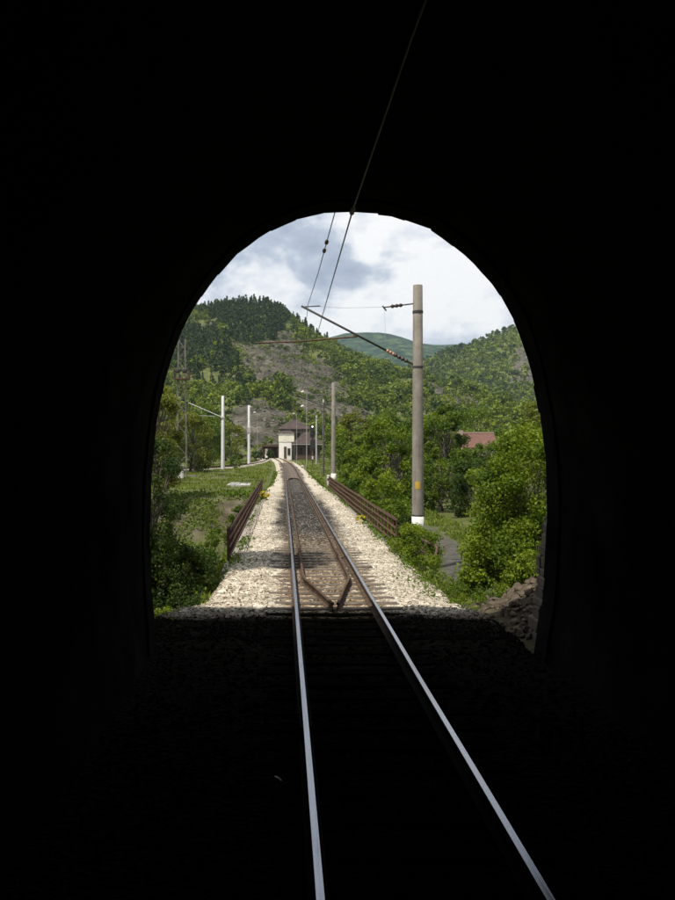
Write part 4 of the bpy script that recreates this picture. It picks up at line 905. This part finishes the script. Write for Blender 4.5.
T('shrub', 'tall weeds covering the foot of the brown bank', 'bush', -5.2, 46, 2.2, 1.3, 'leaf_mid', 2600, 0.16, 'bushes on the left bank', base=0.02, nclump=24, stems=3, trunk=0.02)
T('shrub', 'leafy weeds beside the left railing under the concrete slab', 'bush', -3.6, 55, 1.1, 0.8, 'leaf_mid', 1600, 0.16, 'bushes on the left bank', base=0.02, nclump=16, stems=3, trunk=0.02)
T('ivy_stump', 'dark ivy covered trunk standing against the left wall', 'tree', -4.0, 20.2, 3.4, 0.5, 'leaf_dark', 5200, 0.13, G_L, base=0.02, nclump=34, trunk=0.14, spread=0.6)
T('round_tree', 'yellow green tree behind the lattice mast at the left wall', 'tree', -17.0, 113, 11.0, 3.2, 'leaf_olive', 5200, 0.42, G_L, base=0.1, nclump=32)
T('round_tree', 'olive tree directly right of the lattice mast', 'tree', -13.4, 118, 8.2, 2.9, 'leaf_olive', 3600, 0.42, G_L, base=0.05, nclump=26)
T('round_tree', 'dark green tree left of the taller pale mast', 'tree', -14.4, 148, 9.8, 3.6, 'leaf_mid', 3600, 0.5, G_L, base=0.05, nclump=26)
T('round_tree', 'leafy tree behind the arm of the taller pale mast', 'tree', -16.8, 170, 12.2, 3.8, 'leaf_mid', 3600, 0.55, G_L, base=0.05, nclump=26)
T('round_tree', 'dark tree low at the left wall below the lattice platform', 'tree', -13.6, 88, 5.6, 2.3, 'leaf_dark', 3600, 0.3, G_L, base=0.05, nclump=26)
T('round_tree', 'far olive tree between the pale masts, under the pine slope', 'tree', -13.2, 205, 9.5, 3.8, 'leaf_olive', 2800, 0.6, G_L, base=0.05, nclump=24)
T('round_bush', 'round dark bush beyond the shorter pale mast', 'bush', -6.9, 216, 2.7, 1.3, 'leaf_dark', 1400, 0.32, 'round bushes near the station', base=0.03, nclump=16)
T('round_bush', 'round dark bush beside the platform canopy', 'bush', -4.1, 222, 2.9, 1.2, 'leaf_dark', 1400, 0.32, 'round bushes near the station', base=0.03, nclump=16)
T('shrub', 'green bush between the two pale masts', 'bush', -8.6, 140, 2.2, 1.0, 'leaf_mid', 1400, 0.24, 'bushes on the left bank', base=0.03, nclump=16)
LB = 'bushes on the left bank'
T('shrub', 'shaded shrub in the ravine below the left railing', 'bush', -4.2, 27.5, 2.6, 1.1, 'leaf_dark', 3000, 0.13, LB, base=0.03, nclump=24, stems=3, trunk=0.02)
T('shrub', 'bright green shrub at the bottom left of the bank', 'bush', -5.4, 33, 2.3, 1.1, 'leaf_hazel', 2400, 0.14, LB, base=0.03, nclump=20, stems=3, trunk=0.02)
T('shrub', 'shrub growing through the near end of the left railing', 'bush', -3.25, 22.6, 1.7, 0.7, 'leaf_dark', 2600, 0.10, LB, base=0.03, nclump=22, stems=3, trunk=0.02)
T('shrub', 'low shrub in the middle of the brown bank', 'bush', -6.9, 51, 1.7, 1.0, 'leaf_mid', 1600, 0.17, LB, base=0.03, nclump=16, stems=3, trunk=0.02)
T('shrub', 'shrub beside the left railing halfway along the bridge', 'bush', -3.9, 39, 2.7, 0.9, 'leaf_mid', 2200, 0.15, LB, base=0.03, nclump=20, stems=3, trunk=0.02)
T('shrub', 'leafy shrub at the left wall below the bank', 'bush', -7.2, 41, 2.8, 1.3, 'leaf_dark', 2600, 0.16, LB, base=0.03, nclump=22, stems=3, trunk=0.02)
T('shrub', 'light green nettles at the left foot of the tunnel mouth', 'bush', -3.45, 17.4, 0.75, 0.45, 'leaf_hazel', 1100, 0.09, LB, base=0.03, nclump=16, stems=3, trunk=0.01)
T('shrub', 'grass green shrub low in the ravine, lit by the sun', 'bush', -4.4, 24.2, 1.3, 0.8, 'leaf_hazel', 2000, 0.11, LB, base=0.03, nclump=18, stems=3, trunk=0.02)
# yellow flowers
fl = empty('flower_clump', (-2.14, 51.5, -0.25), 'clump of bright yellow flowers inside the left railing', 'flowers')
P, out, tint, cc = crown_points(420, 0.62, 0.3, 0.35, 12, seed=5); V, Q = leaf_arrays(P, 0.08, out); link('blossom', arrays_mesh('blossom', V, Q, tint), M['petal'], fl)
P, out, tint, cc = crown_points(380, 0.5, 0.27, 0.0, 12, seed=6); V, Q = leaf_arrays(P, 0.1, out); link('leaves', arrays_mesh('leaves', V, Q, tint), M['leaf_hazel'], fl)
fl = empty('flower_clump', (2.18, 36.0, -0.25), 'small yellow flowering weed inside the right railing', 'flowers')
P, out, tint, cc = crown_points(120, 0.4, 0.25, 0.3, 8, seed=15); V, Q = leaf_arrays(P, 0.06, out); link('blossom', arrays_mesh('blossom', V, Q, tint), M['petal'], fl)
P, out, tint, cc = crown_points(260, 0.35, 0.25, 0.0, 8, seed=16); V, Q = leaf_arrays(P, 0.09, out); link('leaves', arrays_mesh('leaves', V, Q, tint), M['leaf_hazel'], fl)

# grass
def blades(X, Y, h, w):
    n = len(X); Z = ground(X, Y) - 0.03; th = rng.uniform(0, 6.28, n); dx, dy = np.cos(th) * w, np.sin(th) * w
    lx, ly = rng.normal(0, 0.35, n) * h, rng.normal(0, 0.35, n) * h
    V = np.stack([np.stack([X - dx, Y - dy, Z], 1), np.stack([X + dx, Y + dy, Z], 1), np.stack([X + lx, Y + ly, Z + h], 1)], 1).reshape(-1, 3)
    return V, np.arange(3 * n).reshape(n, 3)
def scatter(n, x0, x1, y0, y1, pw=1.0):
    return rng.uniform(x0, x1, n), y0 + (y1 - y0) * rng.uniform(0, 1, n) ** pw
Xs, Ys = [], []
for n, x0, x1, y0, y1, pw in ((30000, -9, -2.7, 15, 66, 1.2), (26000, -16, -2.6, 60, 130, 1.0), (9000, -14, -3, 130, 235, 1), (16000, 2.8, 9, 17, 60, 1.2), (9000, 2.7, 9, 60, 140, 1.0), (5000, 3, 9, 140, 230, 1)):
    x, y_ = scatter(n, x0, x1, y0, y1, pw); Xs.append(x); Ys.append(y_)
X = np.concatenate(Xs); Y = np.concatenate(Ys)
keep = fbm(X / 2.0, Y / 2.0 + 30, 4) > -0.04 + 0.06 * (Y > 60)
bankm = (X < -2.8) & (Y > 49) & (Y < 62); keep &= ~(bankm & (fbm(X / 1.8, Y / 1.8 + 4) > -0.10))
keep &= ~((np.abs(X - (5.55 + 0.055 * (Y - 33) + 0.35 * np.sin(Y / 5))) < 0.75) & (Y > 24) & (Y < 50)); keep &= ~((X > 2.8) & (X < 5) & (Y < 19.5)); keep &= ~(np.abs(X - np.interp(Y, [p[1] for p in sp_], [p[0] for p in sp_])) < 1.3) | (Y < 119)
tcx = np.vectorize(tx)(Y); keep &= np.abs(X - tcx) > 2.65
X, Y = X[keep], Y[keep]; h = rng.uniform(0.08, 0.34, len(X)); V, Q = blades(X, Y, h, 0.018 + 0.0006 * Y)
tag(link('grass', arrays_mesh('grass', V, Q, np.clip(0.5 + 1.3 * fbm(X / 4, Y / 4) + rng.normal(0, .2, len(X)), 0, 1), n=3), M['grass']), 'rough green grass on both sides of the line', 'grass', kind='stuff')

n = 26000; X, Y = scatter(n, -10, -2.7, 15, 64, 1.1); X2, Y2 = scatter(12000, 2.7, 9, 19.5, 60, 1.1); X = np.concatenate([X, X2]); Y = np.concatenate([Y, Y2])
d_ = fbm(X / 1.5 + 3, Y / 1.5, 4); keep = (d_ > 0.0 + 0.03 * ((X < 0) & (Y > 46))) & ~((np.abs(X - (5.55 + 0.055 * (Y - 33) + 0.35 * np.sin(Y / 5))) < 0.85) & (Y > 24) & (Y < 50)); X, Y, d_ = X[keep], Y[keep], d_[keep]
C = np.stack([X, Y, ground(X, Y) + rng.uniform(0, 1, len(X)) * d_ * 2.2], 1); V, Q = leaf_arrays(C, 0.07 + 0.0022 * Y, np.array([0, 0, 1.0]))
tag(link('ground_cover', arrays_mesh('ground_cover', V, Q, np.clip(0.4 + rng.normal(0, .25, len(X)), 0, 1)), M['leaf_mid']), 'leafy ground cover weeds on the banks', 'weeds', kind='stuff')

n = 16000; Y = 17.5 + 95 * rng.uniform(0, 1, n) ** 1.5; sd_ = np.where(rng.uniform(0, 1, n) < .5, -1, 1)
ec = np.where(sd_ < 0, 2.42, 2.45) - sst(63, 72, Y) * np.where(sd_ < 0, 0.45, 0.15); X = sd_ * (ec - 0.32 * np.abs(rng.normal(0, 1, n)) * (0.3 + 1.4 * np.clip(fbm(Y / 3 + 40 * sd_, Y * 0 + 2, 3) + .25, 0, 1)) + 0.12)
d_ = fbm(Y / 1.1 + 60 * sd_, X / 0.7, 4); keep = d_ > 0.03; X, Y, d_ = X[keep], Y[keep], d_[keep]
C = np.stack([X, Y, -0.24 - 0.25 * sst(2.2, 2.7, np.abs(X)) + rng.uniform(0, 1, len(X)) * d_ * 1.3], 1); V, Q = leaf_arrays(C, 0.05 + 0.0016 * Y, np.array([0, 0, 1.0]))
tag(link('edge_weeds', arrays_mesh('edge_weeds', V, Q, np.clip(0.45 + rng.normal(0, .2, len(X)), 0, 1)), M['leaf_mid']), 'ragged weeds along both ballast edges', 'weeds', kind='stuff')

# ------------------------------------------------------------------ woods on the far slopes
def proto_leafy(n, seed, h=5.2, r=2.4):
    P, out, tint, cc = crown_points(n, h, r, 0.12, 9, seed=seed, spread=0.5); return P, tint
def proto_pine(n, seed, h=8.0, r=2.0):
    rg_ = np.random.default_rng(seed); t = rg_.uniform(0.06, 1, n); th = rg_.uniform(0, 6.28, n); rad = r * (1 - t) ** 0.8 * rg_.uniform(0.4, 1, n) + 0.1
    return np.stack([rad * np.cos(th), rad * np.sin(th), t * h - 0.25 * rad], 1), np.clip(rg_.normal(0.45, 0.25, n), 0, 1)
def wood(pts, protos, size, scl, tintoff):
    Vs, Ts = [], []; k = rng.integers(0, len(protos), len(pts))
    for i, (P, t) in enumerate(protos):
        sel = np.where(k == i)[0]
        if not len(sel): continue
        s = scl[sel][:, None, None]; C = P[None] * s * np.array([1, 1, 1.0])
        th = rng.uniform(0, 6.28, len(sel)); c, q = np.cos(th)[:, None], np.sin(th)[:, None]
        C = np.stack([C[..., 0] * c - C[..., 1] * q, C[..., 0] * q + C[..., 1] * c, C[..., 2]], -1) + pts[sel][:, None, :]
        V = tri_arrays(C.reshape(-1, 3), (size * np.repeat(scl[sel], len(P))) * rng.uniform(0.6, 1.3, len(sel) * len(P)), np.array([0, 0, 0.6]))
        Vs.append(V); Ts.append(np.clip(t[None] + tintoff[sel][:, None], 0, 1).ravel())
    V = np.concatenate(Vs); return V, np.arange(len(V)).reshape(-1, 3), np.concatenate(Ts)
def candidates(n, ya, yb, pxa, pxb):
    Y = np.sqrt(rng.uniform(ya * ya, yb * yb, n)); p = rng.uniform(pxa, pxb, n); X = (p - VX) * Y / F + CX; Z = ground(X, Y); px, py = proj(X, Y, Z)
    return X, Y, Z, px + 30 * fbm(X / 16, Y / 16, 4), py + 26 * fbm(X / 16 + 50, Y / 16, 4)
X, Y, Z, px, py = candidates(9000, 272, 665, 110, 590)
pine = mask(px, py, PINES) & (rng.uniform(0, 1, len(X)) > 0.14) | ((rng.uniform(0, 1, len(X)) < 0.02) & (px < 300) & (py < 340)); scr = mask(px, py, SCREE) & ~pine
dens = np.where(scr, 0.55 * (fbm(X / 14, Y / 14, 3) > 0.02) + 0.2, np.where(pine, 1.0, 0.82)); dens = np.where((Y < 300) & ~scr, 0.5, dens)
dens = np.where(fbm(X / 20 + 7, Y / 20, 3) < -0.17, dens * 0.35, dens)
ok = rng.uniform(0, 1, len(X)) < dens
X, Y, Z, pine, scr = X[ok], Y[ok], Z[ok], pine[ok], scr[ok]
pts = np.stack([X, Y, Z - 0.3], 1)
sel = ~pine; scl = rng.uniform(0.45, 1.05, sel.sum()) * (1 + 1.3 * np.clip(fbm(X[sel] / 22 + 11, Y[sel] / 22, 3) + 0.1, 0, 1)) * np.where(scr[sel], 0.5, 1)
V, Q, t = wood(pts[sel], [proto_leafy(95, s) for s in range(6)], 0.95, scl, 0.9 * fbm(X[sel] / 26, Y[sel] / 26) + rng.normal(-0.04, .22, sel.sum()))
tag(link('hillside_wood', arrays_mesh('hillside_wood', V, Q, t, n=3), M['leaf_hill']), 'light green broadleaf wood on the left hillside', 'wood', kind='stuff')
pp = pts[pine]; ex = candidates(1500, 430, 662, 110, 300); pm_ = mask(ex[3], ex[4], PINES); pp = np.concatenate([pp, np.stack([ex[0][pm_], ex[1][pm_], ex[2][pm_] - .3], 1)])
V, Q, t = wood(pp, [proto_pine(100, s) for s in range(6)], 1.1, rng.uniform(0.45, 1.1, len(pp)), rng.normal(0, .2, len(pp)))
tag(link('pine_wood', arrays_mesh('pine_wood', V, Q, t, n=3), M['leaf_pine']), 'dark pine wood on top of the left hill', 'wood', kind='stuff')
sx_, sy_, sz_, spx_, spy_ = candidates(9000, 272, 665, 110, 590); sc_ = mask(spx_, spy_, SCREE); sx_, sy_, sz_ = sx_[sc_], sy_[sc_], sz_[sc_]
P, Fc = stones(len(sx_), sx_, sy_, sz_, 0.25, 0.95)
tag(link('scree_stones', arrays_mesh('scree_stones', P, Fc, n=3), M['scree_rock']), 'loose grey rocks scattered on the scree slopes', 'rocks', kind='stuff')
X, Y, Z, px, py = candidates(5200, 690, 1105, 330, 600)
scr = mask(px, py, SCREE[-1:]); ok = rng.uniform(0, 1, len(X)) < np.where(scr, 0.12, 0.9); X, Y, Z = X[ok], Y[ok], Z[ok]
V, Q, t = wood(np.stack([X, Y, Z - .3], 1), [proto_leafy(60, s + 20) for s in range(5)], 1.5, rng.uniform(0.6, 1.6, len(X)), 1.0 * fbm(X / 50, Y / 50) + rng.normal(0, .2, len(X)) - 0.05)
tag(link('valley_wood', arrays_mesh('valley_wood', V, Q, t, n=3), M['leaf_hill']), 'green wood covering the right hill beyond the mast', 'wood', kind='stuff')
# scrub at the valley edge between the trees and the hill foot
X, Y, Z, px, py = candidates(520, 175, 300, 315, 600); ok = (X > 14) ; X, Y, Z = X[ok], Y[ok], Z[ok]
V, Q, t = wood(np.stack([X, Y, Z - .2], 1), [proto_leafy(260, s + 40) for s in range(5)], 0.6, rng.uniform(0.7, 1.5, len(X)), rng.normal(0.05, .2, len(X)))
tag(link('valley_scrub', arrays_mesh('valley_scrub', V, Q, t, n=3), M['leaf_hill']), 'green scrub filling the valley floor on the right', 'scrub', kind='stuff')
X, Y, Z, px, py = candidates(260, 180, 290, 100, 235); ok = X < -20; X, Y, Z = X[ok], Y[ok], Z[ok]
V, Q, t = wood(np.stack([X, Y, Z - .2], 1), [proto_leafy(260, s + 60) for s in range(5)], 0.6, rng.uniform(0.7, 1.5, len(X)), rng.normal(0.0, .2, len(X)))
tag(link('left_scrub', arrays_mesh('left_scrub', V, Q, t, n=3), M['leaf_hill']), 'green scrub filling the valley floor on the left', 'scrub', kind='stuff')

# ------------------------------------------------------------------ haze
hz = MB().box(-5200, 5200, -70, 5200, -40, 520)
hm = bpy.data.materials.new('haze'); hm.use_nodes = True; nt = hm.node_tree; nt.nodes.remove(nt.nodes['Principled BSDF'])
pv = nt.nodes.new('ShaderNodeVolumePrincipled'); pv.inputs['Color'].default_value = (0.66, 0.83, 1.0, 1); pv.inputs['Density'].default_value = 0.00009; pv.inputs['Anisotropy'].default_value = 0.2
nt.links.new(pv.outputs[0], nt.nodes['Material Output'].inputs['Volume'])
tag(hz.build('haze', hm), 'thin blue haze in the valley air', 'haze', kind='stuff')
